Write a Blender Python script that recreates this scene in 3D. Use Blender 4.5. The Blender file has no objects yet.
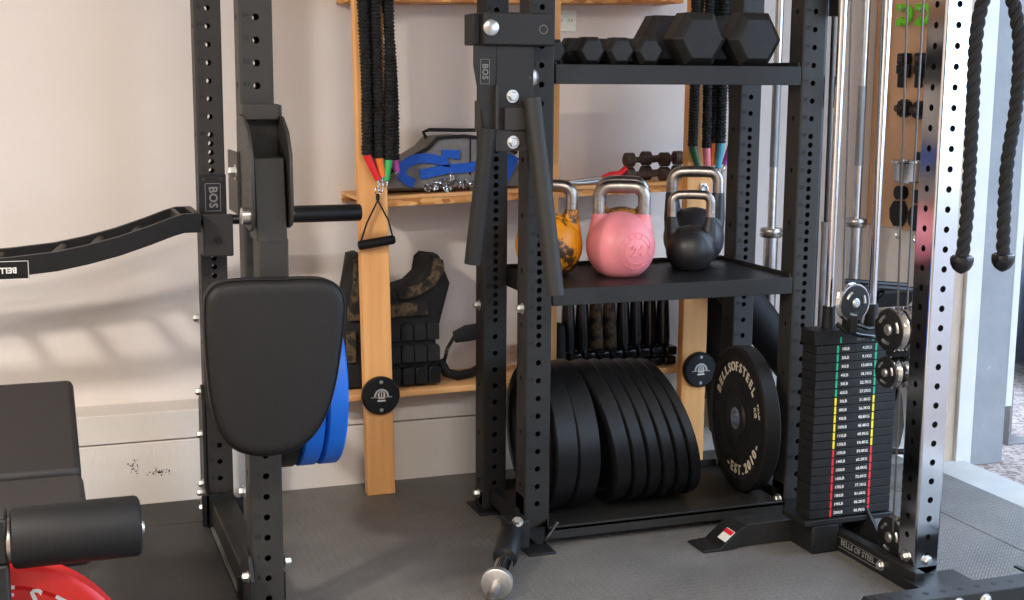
import bpy, bmesh, math, random
from mathutils import Vector, Matrix, Quaternion
random.seed(7)
PI = math.pi
SC = bpy.context.scene
COL = SC.collection
V = Vector

# ------------------------------------------------------------------ materials
MATS = {}
def lin(c):
    return tuple(((x/255)/12.92 if x/255 <= .04045 else ((x/255+.055)/1.055)**2.4) for x in c)
def new_mat(name):
    m = bpy.data.materials.new(name); m.use_nodes = True
    nt = m.node_tree; b = nt.nodes['Principled BSDF']; MATS[name] = m
    return m, nt, b
def obj_coord(nt, scale=(1,1,1), rot=(0,0,0)):
    tc = nt.nodes.new('ShaderNodeTexCoord'); mp = nt.nodes.new('ShaderNodeMapping')
    mp.inputs['Scale'].default_value = scale; mp.inputs['Rotation'].default_value = rot
    nt.links.new(tc.outputs['Object'], mp.inputs['Vector']); return mp.outputs['Vector']
def noise(nt, vec, scale, detail=4, rough=.6):
    n = nt.nodes.new('ShaderNodeTexNoise'); n.inputs['Scale'].default_value = scale
    n.inputs['Detail'].default_value = detail; n.inputs['Roughness'].default_value = rough
    nt.links.new(vec, n.inputs['Vector']); return n.outputs['Fac']
def ramp(nt, fac, stops):
    r = nt.nodes.new('ShaderNodeValToRGB'); e = r.color_ramp.elements
    while len(e) < len(stops): e.new(.5)
    for i, (p, c) in enumerate(stops):
        e[i].position = p; e[i].color = (*c, 1) if len(c) == 3 else c
    nt.links.new(fac, r.inputs['Fac']); return r.outputs['Color']
def bump(nt, b, fac, strength, dist=.002):
    n = nt.nodes.new('ShaderNodeBump'); n.inputs['Strength'].default_value = strength
    n.inputs['Distance'].default_value = dist
    nt.links.new(fac, n.inputs['Height']); nt.links.new(n.outputs['Normal'], b.inputs['Normal'])
def simple(name, c, rough=.5, metal=0, var=.12, nscale=30, bmp=0, bscale=200, spec=.5, bdist=.001):
    m, nt, b = new_mat(name)
    v = obj_coord(nt)
    f = noise(nt, v, nscale)
    c1 = tuple(x*(1-var) for x in c); c2 = tuple(min(1, x*(1+var)) for x in c)
    nt.links.new(ramp(nt, f, [(.3, c1), (.7, c2)]), b.inputs['Base Color'])
    b.inputs['Roughness'].default_value = rough; b.inputs['Metallic'].default_value = metal
    b.inputs['Specular IOR Level'].default_value = spec
    if bmp: bump(nt, b, noise(nt, v, bscale, 3), bmp, bdist)
    return m
simple('powder', lin((46,44,41)), .5, 0, .08, 12, .25, 900, spec=.28)
simple('powder_mid', lin((37,36,34)), .5, 0, .08, 12, .25, 900, spec=.28)
simple('powder_dark', lin((29,29,29)), .45, 0, .1, 12, .2, 900, spec=.28)
simple('powder_brown', lin((50,46,43)), .5, 0, .08, 12, .2, 900, spec=.28)
simple('black_plastic', lin((24,24,25)), .42, 0, .15, spec=.28)
simple('black_gloss', lin((18,18,20)), .22, 0, .15)
simple('black_foam', lin((20,20,21)), .6, 0, .15, 8, .4, 120, spec=.28)
simple('rubber', lin((19,19,20)), .38, 0, .25, 9, .3, 60, spec=.28)
simple('rubber_text', lin((25,23,22)), .55, 0, .15, 10, .2, 80, spec=.28)
simple('rubber_hex', lin((34,33,32)), .5, 0, .2, 25, .5, 300, spec=.28)
simple('black_fabric', lin((24,24,25)), .85, 0, .3, 60, .6, 900)
simple('grey_fabric', lin((120,118,116)), .9, 0, .15, 40, .6, 700)
simple('blue_fabric', lin((18,84,184)), .7, 0, .15, 40, .4, 600)
simple('vinyl', lin((26,24,23)), .55, 0, .07, 6, .35, 260, spec=.28)
simple('vinyl_bench', lin((42,39,38)), .5, 0, .07, 5, .35, 260, spec=.28)
simple('blue_rubber', lin((22,110,216)), .4, 0, .08, 10)
simple('red_rubber', lin((226,34,30)), .4, 0, .06, 10)
simple('pink_paint', lin((240,142,148)), .38, 0, .05, 15, .15, 300)
simple('white_mark', lin((225,222,215)), .6, 0, .04)
simple('cream_mark', lin((206,192,168)), .6, 0, .08)
simple('black_mark', lin((14,14,14)), .7, 0, .05)
simple('dim_mark', lin((120,118,114)), .6, 0, .05)
simple('green_mark', lin((18,168,120)), .5, 0, .04)
simple('yellow_mark', lin((238,216,30)), .5, 0, .04)
simple('red_mark', lin((212,34,44)), .5, 0, .04)
simple('chrome', (.66,.66,.67), .13, 1, .04, 20)
simple('brushed', (.5,.49,.48), .28, 1, .12, 60)
simple('zinc', (.60,.59,.56), .42, 1, .1, 80)
simple('steel_worn', (.40,.36,.33), .33, 1, .3, 40, .3, 150)
simple('rusty_iron', lin((82,66,56)), .6, .45, .35, 60, .6, 200)
simple('cable_steel', (.13,.125,.12), .4, .8, .2, 200)
simple('red_plastic', lin((222,30,38)), .4)
simple('green_plastic', lin((52,176,92)), .45)
simple('lime_plastic', lin((120,220,30)), .45)
simple('teal_plastic', lin((60,150,170)), .45)
simple('orange_plastic', lin((236,120,40)), .45)
simple('purple_plastic', lin((170,60,140)), .45)
simple('dark_green_plastic', lin((30,92,62)), .45)
simple('pink_plastic', lin((230,130,140)), .5)
simple('white_trim', lin((196,194,190)), .55, 0, .06, 8, .2, 60)
simple('beige_trim', lin((176,158,138)), .6, 0, .1, 8)
simple('outlet_white', lin((236,240,226)), .35, 0, .02)
simple('house_white', lin((196,186,176)), .8, 0, .04, 3)
simple('car_paint', lin((22,28,40)), .2, .3, .05)
simple('tyre', lin((22,22,22)), .8, 0, .1)
simple('ceiling_paint', lin((225,222,216)), .9, 0, .03, 3)
simple('threshold', lin((168,165,160)), .8, 0, .1, 6, .5, 120)
simple('galvanised', lin((122,118,115)), .55, .3, .2, 12)
def worn_paint(name, c, wear, lo, hi, scale=9):
    m, nt, b = new_mat(name); v = obj_coord(nt)
    f = noise(nt, v, scale, 10, .75)
    nt.links.new(ramp(nt, f, [(lo, c), (hi, wear)]), b.inputs['Base Color'])
    b.inputs['Roughness'].default_value = .42
    bump(nt, b, noise(nt, v, 120, 3), .3, .001)
worn_paint('orange_paint', lin((232,146,10)), lin((60,38,18)), .50, .56, 13)
worn_paint('black_kb', lin((28,28,29)), lin((44,44,47)), .5, .7, 14)
worn_paint('blackblue_kb', lin((34,34,38)), lin((54,58,74)), .5, .7, 10)
def wall_mat(name, c, dirty=0):
    m, nt, b = new_mat(name); v = obj_coord(nt)
    f = noise(nt, v, 1.3, 5)
    c1 = tuple(x*.94 for x in c)
    col = ramp(nt, f, [(.35, c1), (.65, c)])
    if dirty:
        v2 = obj_coord(nt, (6, 6, 30))
        f2 = noise(nt, v2, 1.6, 8, .8)
        mk = ramp(nt, f2, [(.66, (0,0,0)), (.75, (1,1,1))])
        mx = nt.nodes.new('ShaderNodeMixRGB'); mx.inputs['Color2'].default_value = (*lin((150,134,118)), 1)
        nt.links.new(mk, mx.inputs['Fac']); nt.links.new(col, mx.inputs['Color1']); col = mx.outputs['Color']
    nt.links.new(col, b.inputs['Base Color']); b.inputs['Roughness'].default_value = .75
    vv = obj_coord(nt, (1, 1, 1) if not dirty else (2, 2, 1))
    bump(nt, b, noise(nt, vv, 35 if dirty else 90, 6), .5 if dirty else .12, .004)
wall_mat('wall_paint', lin((226,215,206)))
wall_mat('footing_paint', lin((220,212,203)), 1)
def wood(name, c1, c2, axis='Z', sc=1.0):
    m, nt, b = new_mat(name)
    s = {'Z': (9, 9, .8), 'X': (.8, 9, 9)}[axis]
    v = obj_coord(nt, s)
    f = noise(nt, v, 2.2*sc, 8, .55)
    w = nt.nodes.new('ShaderNodeTexWave'); w.inputs['Scale'].default_value = .9*sc
    w.inputs['Distortion'].default_value = 5; w.inputs['Detail'].default_value = 3
    w.bands_direction = 'X' if axis == 'Z' else 'Z'
    nt.links.new(v, w.inputs['Vector'])
    a = nt.nodes.new('ShaderNodeMath'); a.operation = 'MULTIPLY_ADD'; a.inputs[1].default_value = .10
    nt.links.new(w.outputs['Fac'], a.inputs[0]); nt.links.new(f, a.inputs[2])
    nt.links.new(ramp(nt, a.outputs[0], [(.35, c1), (.85, c2)]), b.inputs['Base Color'])
    b.inputs['Roughness'].default_value = .6
    bump(nt, b, f, .15, .001)
wood('pine', lin((244,184,116)), lin((218,148,82)), 'Z')
wood('pine_shelf', lin((244,190,128)), lin((204,142,84)), 'X')
def osb(name):
    m, nt, b = new_mat(name); v = obj_coord(nt, (1, 1, 1))
    vo = nt.nodes.new('ShaderNodeTexVoronoi'); vo.inputs['Scale'].default_value = 28
    v2 = obj_coord(nt, (1, 1, 2.2), (0, .5, 0)); nt.links.new(v2, vo.inputs['Vector'])
    sp = nt.nodes.new('ShaderNodeSeparateColor'); nt.links.new(vo.outputs['Color'], sp.inputs[0])
    nt.links.new(ramp(nt, sp.outputs[0], [(0, lin((158,98,44))), (.5, lin((212,146,78))), (1, lin((236,182,112)))]), b.inputs['Base Color'])
    b.inputs['Roughness'].default_value = .65
osb('osb')
simple('plywood', lin((222,172,130)), .6, 0, .1, 5)
def camo():
    m, nt, b = new_mat('camo'); v = obj_coord(nt)
    f = noise(nt, v, 26, 3, .5)
    nt.links.new(ramp(nt, f, [(.42, lin((22,20,17))), (.5, lin((52,42,30))), (.56, lin((96,78,54))), (.66, lin((40,36,26)))]), b.inputs['Base Color'])
    b.inputs['Roughness'].default_value = .85
camo()
def ribbed():
    m, nt, b = new_mat('ribbed_fabric'); v = obj_coord(nt)
    w = nt.nodes.new('ShaderNodeTexWave'); w.bands_direction = 'Z'; w.inputs['Scale'].default_value = 32
    w.inputs['Distortion'].default_value = 5; w.inputs['Detail'].default_value = 2; w.inputs['Detail Scale'].default_value = 3
    nt.links.new(v, w.inputs['Vector'])
    nt.links.new(ramp(nt, w.outputs['Fac'], [(.2, lin((14,14,14))), (.8, lin((40,39,38)))]), b.inputs['Base Color'])
    b.inputs['Roughness'].default_value = .75; bump(nt, b, w.outputs['Fac'], 1, .008)
ribbed()
def knurl():
    m, nt, b = new_mat('knurled'); v = obj_coord(nt)
    b.inputs['Metallic'].default_value = 1; b.inputs['Base Color'].default_value = (.3,.3,.3,1); b.inputs['Roughness'].default_value = .5
    bump(nt, b, noise(nt, v, 600, 2), .8, .001)
knurl()
def mat_floor(name, c, tex=True):
    m, nt, b = new_mat(name); v = obj_coord(nt)
    f = noise(nt, v, 3.0, 8, .7)
    f3 = noise(nt, v, 60, 4, .7)
    c1 = tuple(x*.72 for x in c); c2 = tuple(x*1.3 for x in c)
    col = ramp(nt, f, [(.3, c1), (.72, c2)])
    d = ramp(nt, f3, [(.62, (0,0,0)), (.78, (.35,.35,.35))])
    mx = nt.nodes.new('ShaderNodeMixRGB'); mx.inputs['Color2'].default_value = (*lin((158,150,140)), 1)
    nt.links.new(d, mx.inputs['Fac']); nt.links.new(col, mx.inputs['Color1'])
    nt.links.new(mx.outputs['Color'], b.inputs['Base Color'])
    b.inputs['Roughness'].default_value = .52 if tex else .6
    if tex:   # raised five-bar tread
        outs = []
        for ang in (PI/4, -PI/4):
            vv = obj_coord(nt, (1, 1, 1), (0, 0, ang))
            w = nt.nodes.new('ShaderNodeTexWave'); w.wave_profile = 'SIN'; w.inputs['Scale'].default_value = 40
            nt.links.new(vv, w.inputs['Vector']); outs.append(w.outputs['Fac'])
        vc = obj_coord(nt, (1,1,1), (0,0,PI/4)); ck = nt.nodes.new('ShaderNodeTexChecker'); ck.inputs['Scale'].default_value = 62
        nt.links.new(vc, ck.inputs['Vector'])
        mxx = nt.nodes.new('ShaderNodeMixRGB'); nt.links.new(ck.outputs['Fac'], mxx.inputs['Fac'])
        nt.links.new(outs[0], mxx.inputs['Color1']); nt.links.new(outs[1], mxx.inputs['Color2'])
        bump(nt, b, mxx.outputs['Color'], .75, .0025)
    else:
        bump(nt, b, noise(nt, v, 300, 3), .4, .001)
mat_floor('mat_tread', lin((106,102,97)))
mat_floor('mat_plain', lin((52,50,49)), False)
mat_floor('concrete', lin((150,146,140)), False)
def aggregate():
    m, nt, b = new_mat('aggregate'); v = obj_coord(nt)
    vo = nt.nodes.new('ShaderNodeTexVoronoi'); vo.inputs['Scale'].default_value = 70
    nt.links.new(v, vo.inputs['Vector'])
    sp = nt.nodes.new('ShaderNodeSeparateColor'); nt.links.new(vo.outputs['Color'], sp.inputs[0])
    nt.links.new(ramp(nt, sp.outputs[0], [(0, lin((106,90,82))), (.5, lin((140,124,116))), (1, lin((168,154,146)))]), b.inputs['Base Color'])
    b.inputs['Roughness'].default_value = .9; bump(nt, b, vo.outputs['Distance'], .5, .004)
aggregate()
def jamb():
    m, nt, b = new_mat('jamb_grey'); v = obj_coord(nt)
    f = noise(nt, v, 9, 8, .7)
    nt.links.new(ramp(nt, f, [(.3, lin((122,124,126))), (.66, lin((134,136,138))), (.74, lin((178,176,164)))]), b.inputs['Base Color'])
    b.inputs['Roughness'].default_value = .6
jamb()
def leaves(name, a, c):
    m, nt, b = new_mat(name); v = obj_coord(nt)
    nt.links.new(ramp(nt, noise(nt, v, 6, 5), [(.35, a), (.6, c)]), b.inputs['Base Color']); b.inputs['Roughness'].default_value = .7
leaves('blossom', lin((226,120,140)), lin((240,190,190)))
m_, nt_, b_ = new_mat('lamp_emit')
b_.inputs['Emission Color'].default_value = (1, .93, .82, 1); b_.inputs['Emission Strength'].default_value = 6

# ------------------------------------------------------------------ mesh helpers
class MB:
    def __init__(s): s.bm = bmesh.new(); s.M = Matrix.Identity(4)
    def _v(s, p): return s.bm.verts.new(s.M @ V(p))
    def box(s, x0, x1, y0, y1, z0, z1, M=None):
        c = [(x, y, z) for z in (z0, z1) for y in (y0, y1) for x in (x0, x1)]
        vs = [s._v(M @ V(p) if M else p) for p in c]
        for f in ((0,2,3,1), (4,5,7,6), (0,1,5,4), (2,6,7,3), (0,4,6,2), (1,3,7,5)): s.bm.faces.new([vs[i] for i in f])
        return s
    def prism(s, pts, d0, d1, axis='y', M=None, cap=True):
        """outline pts (a, b) extruded d0..d1 along axis; a,b are the two remaining axes in x,y,z order"""
        def P(a, b, d):
            p = {'x': (d, a, b), 'y': (a, d, b), 'z': (a, b, d)}[axis]
            return M @ V(p) if M else p
        A = [s._v(P(a, b, d0)) for a, b in pts]; B = [s._v(P(a, b, d1)) for a, b in pts]
        n = len(pts)
        for i in range(n):
            j = (i+1) % n; s.bm.faces.new((A[i], A[j], B[j], B[i]))
        if cap: s.bm.faces.new(A[::-1]); s.bm.faces.new(B)
        return s
    def cyl(s, p0, p1, r0, r1=None, n=20, caps=True, M=None):
        r1 = r0 if r1 is None else r1
        return s.lathe([(0, r0), (1, r1)], p0, p1, n, caps, M)
    def lathe(s, prof, p0, p1, n=24, caps=True, M=None, rot=0):
        """prof: (t along p0->p1 as a fraction, radius)"""
        p0, p1 = V(p0), V(p1); ax = (p1-p0); L = ax.length; ax.normalize()
        q = ax.to_track_quat('Z', 'Y').to_matrix()
        rings = []
        for t, r in prof:
            c = p0 + ax*L*t; ring = []
            for i in range(n):
                a = 2*PI*i/n + rot
                p = c + q @ V((r*math.cos(a), r*math.sin(a), 0))
                ring.append(s._v(M @ p if M else p))
            rings.append(ring)
        for A, B in zip(rings, rings[1:]):
            for i in range(n):
                j = (i+1) % n; s.bm.faces.new((A[i], A[j], B[j], B[i]))
        if caps:
            s.bm.faces.new(rings[0][::-1]); s.bm.faces.new(rings[-1])
        return s
    def tube(s, pts, r, n=10, closed=False, caps=True, flat=None):
        pts = [V(p) for p in pts]; m = len(pts)
        rr = r if hasattr(r, '__len__') else [r]*m
        def tan(i):
            a = pts[(i-1) % m] if (closed or i > 0) else pts[i]
            b = pts[(i+1) % m] if (closed or i < m-1) else pts[i]
            return (b-a).normalized()
        t0 = tan(0); up = V((0,0,1)) if abs(t0.z) < .9 else V((0,1,0))
        nrm = (up - t0*up.dot(t0)).normalized(); rings = []
        pt = t0
        for i in range(m):
            t = tan(i)
            nrm = (pt.rotation_difference(t) @ nrm); nrm = (nrm - t*nrm.dot(t)).normalized(); pt = t
            bi = t.cross(nrm); ring = []
            for k in range(n):
                a = 2*PI*k/n
                ca, sa = math.cos(a), math.sin(a)
                if flat: sa *= flat
                ring.append(s._v(pts[i] + (nrm*ca + bi*sa)*rr[i]))
            rings.append(ring)
        for i in range(m if closed else m-1):
            A, B = rings[i], rings[(i+1) % m]
            for k in range(n):
                j = (k+1) % n; s.bm.faces.new((A[k], A[j], B[j], B[k]))
        if caps and not closed:
            s.bm.faces.new(rings[0][::-1]); s.bm.faces.new(rings[-1])
        return s
    def sphere(s, c, r, sc=(1,1,1), u=20, v=12):
        M = Matrix.Translation(V(c)) @ Matrix.Diagonal((*[r*k for k in sc], 1))
        bmesh.ops.create_uvsphere(s.bm, u_segments=u, v_segments=v, radius=1, matrix=s.M @ M); return s
    def mesh(s, me, M):
        vs = [s._v(M @ v.co) for v in me.vertices]
        for p in me.polygons:
            try: s.bm.faces.new([vs[i] for i in p.vertices])
            except ValueError: pass
        return s
    def hexbolt(s, c, d, r=.011, h=.008, washer=True):
        c, d = V(c), V(d).normalized()
        if washer: s.cyl(c, c + d*.002, r*1.35, n=18)
        s.lathe([(0, r), (.8, r), (1, r*.85)], c + d*.002, c + d*(h+.002), 6)
        s.cyl(c + d*(h+.002), c + d*(h+.004), r*.5, n=10)
        return s

def finish(name, mb, mat, parent=None, bevel=0, smooth=True, ang=35, label=None, kind=None):
    me = bpy.data.meshes.new(name); bmesh.ops.recalc_face_normals(mb.bm, faces=mb.bm.faces)
    mb.bm.to_mesh(me); mb.bm.free()
    me.materials.append(MATS[mat])
    if smooth:
        for p in me.polygons: p.use_smooth = True
        me.set_sharp_from_angle(angle=math.radians(ang))
    o = bpy.data.objects.new(name, me); COL.objects.link(o)
    if parent:
        o.parent = parent
        if parent.type == 'EMPTY': o.location = -parent.location
    if bevel:
        b = o.modifiers.new('bevel', 'BEVEL'); b.width = bevel; b.segments = 2; b.limit_method = 'ANGLE'; b.angle_limit = math.radians(40)
        b.harden_normals = False
    if label: o['label'] = label
    if kind: o['kind'] = kind
    return o
def thing(name, label, cat, loc=(0,0,0), group=None):
    o = bpy.data.objects.new(name, None); COL.objects.link(o); o.location = loc
    o.empty_display_size = .05
    o['label'] = label; o['category'] = cat
    if group: o['group'] = group
    return o
def tag(o, label, cat, group=None):
    o['label'] = label; o['category'] = cat
    if group: o['group'] = group
    return o
def struct(name, mb, mat, **k): return finish(name, mb, mat, kind='structure', **k)
def dup(root, loc, rotz=None, label=None, name=None, children=True):
    r = root.copy(); COL.objects.link(r); r.location = loc
    if rotz is not None: r.rotation_euler.z = rotz
    if label: r['label'] = label
    for ch in list(root.children):
        c = ch.copy(); COL.objects.link(c); c.parent = r
        for g in list(ch.children):
            d = g.copy(); COL.objects.link(d); d.parent = c
    return r
_txt = {}
def text_mesh(s, bold=0.0, ext=.02):
    k = (s, bold, ext)
    if k in _txt: return _txt[k]
    cu = bpy.data.curves.new('lettering', 'FONT'); cu.body = s; cu.size = 1; cu.align_x = 'CENTER'; cu.align_y = 'CENTER'
    cu.offset = bold; cu.extrude = ext; cu.resolution_u = 2
    o = bpy.data.objects.new('lettering', cu); COL.objects.link(o)
    dg = bpy.context.evaluated_depsgraph_get(); dg.update()
    me = bpy.data.meshes.new_from_object(o.evaluated_get(dg))
    bpy.data.objects.remove(o); _txt[k] = me
    return me
# frames: text local x -> X, local y -> Yv, local z(out) -> N
def frame(origin, X, Y, size):
    X, Y = V(X).normalized(), V(Y).normalized(); N = X.cross(Y)
    M = Matrix((X*size, Y*size, N*size)).transposed().to_4x4(); M.translation = V(origin); return M
def text(mb, s, origin, X, Y, size, bold=.0, ext=.02):
    return mb.mesh(text_mesh(s, bold, ext), frame(origin, X, Y, size))
def ring_text(mb, s, c, X, Y, R, size, a0, step, bold=.02, flip=False):
    """characters along a circle; a0 = angle of the middle, clockwise reading; flip for bottom text"""
    X, Y = V(X).normalized(), V(Y).normalized(); n = len(s)
    for i, ch in enumerate(s):
        if ch == ' ': continue
        k = (i-(n-1)/2)*step
        a = a0 - k if not flip else a0 + k
        p = V(c) + X*math.cos(a)*R + Y*math.sin(a)*R
        rad = X*math.cos(a) + Y*math.sin(a)
        yy = rad if not flip else -rad
        tx = -X*math.sin(a) + Y*math.cos(a); xx = -tx if not flip else tx
        text(mb, ch, p, xx, yy, size, bold)

# hollow square upright with true drilled holes
def upright_mesh(x, yf, z0, z1, zs, side_zs, w=.0762, r=.0042, hr=.0080, both=True):
    mb = MB(); bm = mb.bm; cx, cy = x, yf + w/2; c = .006; N = 14
    def face(dirn, zlist):
        # dirn 0 front(-y) 1 right(+x) 2 back(+y) 3 left(-x)
        ang = [0, PI/2, PI, -PI/2][dirn]
        R = Matrix.Rotation(ang, 3, 'Z')
        def P(a, z, d=0):
            q = R @ V((a, -w/2 + d, 0)); return bm.verts.new((cx+q.x, cy+q.y, z))
        h = w/2 - c
        edges = [z0] + [(a+b)/2 for a, b in zip(zlist, zlist[1:])] + [z1]
        if not zlist:
            bm.faces.new((P(-h, z0), P(h, z0), P(h, z1), P(-h, z1))); return
        if len(zlist) == 1: edges = [z0, z1]
        for i, z in enumerate(zlist):
            a, b = edges[i], edges[i+1]
            # limit the hole cell so triangles stay tidy
            lo, hi = max(a, z-.03), min(b, z+.03)
            if lo > a+1e-5: bm.faces.new((P(-h, a), P(h, a), P(h, lo), P(-h, lo)))
            if hi < b-1e-5: bm.faces.new((P(-h, hi), P(h, hi), P(h, b), P(-h, b)))
            ring = []; outer = []; inner = []
            for k in range(N):
                t = 2*PI*(k+.5)/N; ct, st = math.cos(t), math.sin(t)
                ring.append(P(hr*ct, z+hr*st)); inner.append(P(hr*ct, z+hr*st, .0045))
                # project to the rectangle
                hh = hi-z if st > 0 else z-lo
                s_ = min(h/abs(ct) if abs(ct) > 1e-6 else 1e9, hh/abs(st) if abs(st) > 1e-6 else 1e9)
                outer.append((ct*s_, z+st*s_))
            ov = [P(*o) for o in outer]
            corners = [(h, hi), (-h, hi), (-h, lo), (h, lo)]
            for k in range(N):
                j = (k+1) % N
                extra = []
                a1, a2 = outer[k], outer[j]
                if abs(a1[0]-a2[0]) > 1e-7 and abs(a1[1]-a2[1]) > 1e-7:
                    for cc in corners:
                        if (abs(cc[0]-a1[0]) < 1e-6 or abs(cc[0]-a2[0]) < 1e-6) and (abs(cc[1]-a1[1]) < 1e-6 or abs(cc[1]-a2[1]) < 1e-6):
                            extra = [P(*cc)]; break
                bm.faces.new([ring[k], ov[k]] + extra + [ov[j], ring[j]])
                bm.faces.new((ring[k], ring[j], inner[j], inner[k]))
    face(0, zs); face(2, zs if both else []); face(3, side_zs); face(1, side_zs)
    # rounded corners
    for q in range(4):
        a0 = -PI/2 + q*PI/2
        ccx = cx + (w/2-c)*(1 if q in (0, 1) else -1); ccy = cy + (w/2-c)*(-1 if q in (0, 3) else 1)
        pr = []
        for k in range(4):
            a = a0 + (PI/2)*k/3
            pr.append((bm.verts.new((ccx+c*math.cos(a), ccy+c*math.sin(a), z0)), bm.verts.new((ccx+c*math.cos(a), ccy+c*math.sin(a), z1))))
        for A, B in zip(pr, pr[1:]): bm.faces.new((A[0], B[0], B[1], A[1]))
    bmesh.ops.remove_doubles(bm, verts=bm.verts, dist=1e-5)
    # top cap
    mb.box(x-w/2+.002, x+w/2-.002, yf+.002, yf+w-.002, z1-.004, z1)
    return mb
def hole_list(top, z0, z1, dense=True):
    out = []; z = top
    k = 0
    while True:
        z = top - k*.0254; k += 1
        if z < z0+.02: break
        if z > z1-.02: continue
        full = ((k-1) % 2 == 0)
        if full or (dense and .585 < z < 1.14): out.append(z)
    return sorted(out)
def upright(name, parent, x, yf, z0, z1, top, dense=True, mat='powder', numbers=31, nz=1.305, both=True, hr=.008):
    top2 = top + .0508*12
    zs = hole_list(top2, z0, z1, dense)
    side = hole_list(top2, z0, z1, False)[1::3]
    if mat == 'chrome': side = hole_list(top2, z0, z1, False)
    o = finish(name, upright_mesh(x, yf, z0, z1, zs, side, both=both, hr=hr), mat, parent, ang=25)
    if numbers:
        mb = MB(); z = top2; n = numbers + round((top2-nz)/.0508)
        while z > z0+.1:
            if z < z1-.03 and n > 0:
                text(mb, str(n), (x-.023, yf-.0004, z+.004), (1,0,0), (0,0,1), .0165, .015, .03)
            z -= .0508; n -= 1
        finish('number_marks', mb, 'black_mark', o, smooth=False)
    return o

# ------------------------------------------------------------------ the room
struct('floor', MB().box(-3.2, 2.9, -3.2, 4.4, -.12, -.011), 'concrete')
struct('trim_threshold', MB().box(2.9, 3.07, -3.2, 3.83, -.12, -.004), 'threshold')
g = MB(); g.box(3.07, 30, -12, 30, -.2, -.03)
struct('ground', g, 'aggregate')
struct('wall_back', MB().box(-3.2, 3.10, 4.34, 4.5, -.1, 2.7), 'wall_paint')
struct('wall_right', MB().box(3.0, 3.10, 3.84, 4.34, -.1, 2.7), 'wall_paint')
struct('wall_left', MB().box(-3.3, -3.2, -3.3, 4.5, -.1, 2.7), 'wall_paint')
struct('wall_front', MB().box(-3.2, 3.1, -3.3, -3.2, -.1, 2.7), 'wall_paint')
struct('wall_right_header', MB().box(3.0, 3.1, -3.3, 3.84, 2.35, 2.7), 'wall_paint')
struct('wall_right_near', MB().box(3.0, 3.1, -3.3, -1.2, -.1, 2.35), 'wall_paint')
struct('ceiling', MB().box(-3.3, 3.1, -3.3, 4.5, 2.7, 2.8), 'ceiling_paint')
ft = MB(); ft.box(-3.2, 3.0, 4.195, 4.34, -.05, .195); ft.box(-3.2, 3.0, 4.197, 4.34, .199, .29)
struct('baseboard_back', ft, 'footing_paint', bevel=.003)
dm = MB()   # scuffs on the footing
for i in range(60):
    a = random.random(); cx, cz = (.345 + random.gauss(0, .016), .098 + random.gauss(0, .005)) if i < 36 else (.27 + random.gauss(0, .008), .125 + random.gauss(0, .010))
    dm.box(cx-.002*a-.0008, cx+.002*a+.0008, 4.1945, 4.1955, cz-.001-.002*random.random(), cz+.001)
struct('trim_scuffs', dm, 'black_mark', smooth=False)
# door jamb pieces
struct('trim_1', MB().box(2.985, 3.035, 3.815, 3.845, -.03, 2.36), 'beige_trim', bevel=.003)
struct('trim_2', MB().box(3.035, 3.10, 3.80, 3.845, -.03, 2.36), 'white_trim', bevel=.003)
jm = MB(); jm.box(3.10, 3.232, 3.81, 3.93, -.03, 2.7); jm.box(3.232, 3.254, 3.822, 3.93, -.03, 2.7)
struct('door_1_jamb', jm, 'jamb_grey', bevel=.003)
tr = MB(); tr.box(3.345, 3.375, 3.93, 3.96, .14, 2.5); tr.box(3.41, 3.425, 3.99, 4.02, .14, 2.5)
struct('door_1_track', tr, 'white_trim', bevel=.002)
ag = thing('angle_bracket', 'grey galvanised steel angle on the ground just right of the door jamb', 'bracket', (3.45, 4.0, -.03))
finish('upright_flange', MB().box(3.42, 3.425, 3.99, 4.12, -.03, .16), 'galvanised', ag, .001)
finish('back_flange', MB().box(3.425, 3.54, 4.115, 4.12, -.03, .15), 'galvanised', ag, .001)
finish('foot_flange', MB().box(3.425, 3.54, 3.99, 4.12, -.03, -.024), 'galvanised', ag, .001)

# rubber mats
def rmat(x0, x1, y0, y1, m, label):
    o = finish('rubber_mat', MB().box(x0+.0015, x1-.0015, y0+.0015, y1-.0015, -.011, 0), m, bevel=.0015)
    tag(o, label, 'floor mat', 'rubber floor mats')
rmat(-1.6, .46, 2.75, 3.968, 'mat_plain', 'dark smooth rubber mat under the leg roller bench, its seam near the wall')
rmat(-1.6, .46, 3.968, 4.193, 'mat_plain', 'narrow dark rubber mat strip along the white footing at left')
rmat(-1.6, .46, 1.5, 2.75, 'mat_plain', 'dark smooth rubber mat nearest the camera below the red plate')
rmat(.46, 2.62, 2.40, 4.193, 'mat_tread', 'tread-pattern rubber mat in the middle, under the storage rack and landmine')
rmat(.46, 2.62, 1.2, 2.40, 'mat_tread', 'tread-pattern rubber mat in the foreground nearest the camera')
rmat(2.62, 2.9, 2.97, 3.83, 'mat_tread', 'tread-pattern rubber mat by the garage door threshold, lit by daylight')
rmat(2.62, 2.9, 1.5, 2.97, 'mat_tread', 'tread-pattern rubber mat at lower right beyond the front stabiliser beam')

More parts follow.
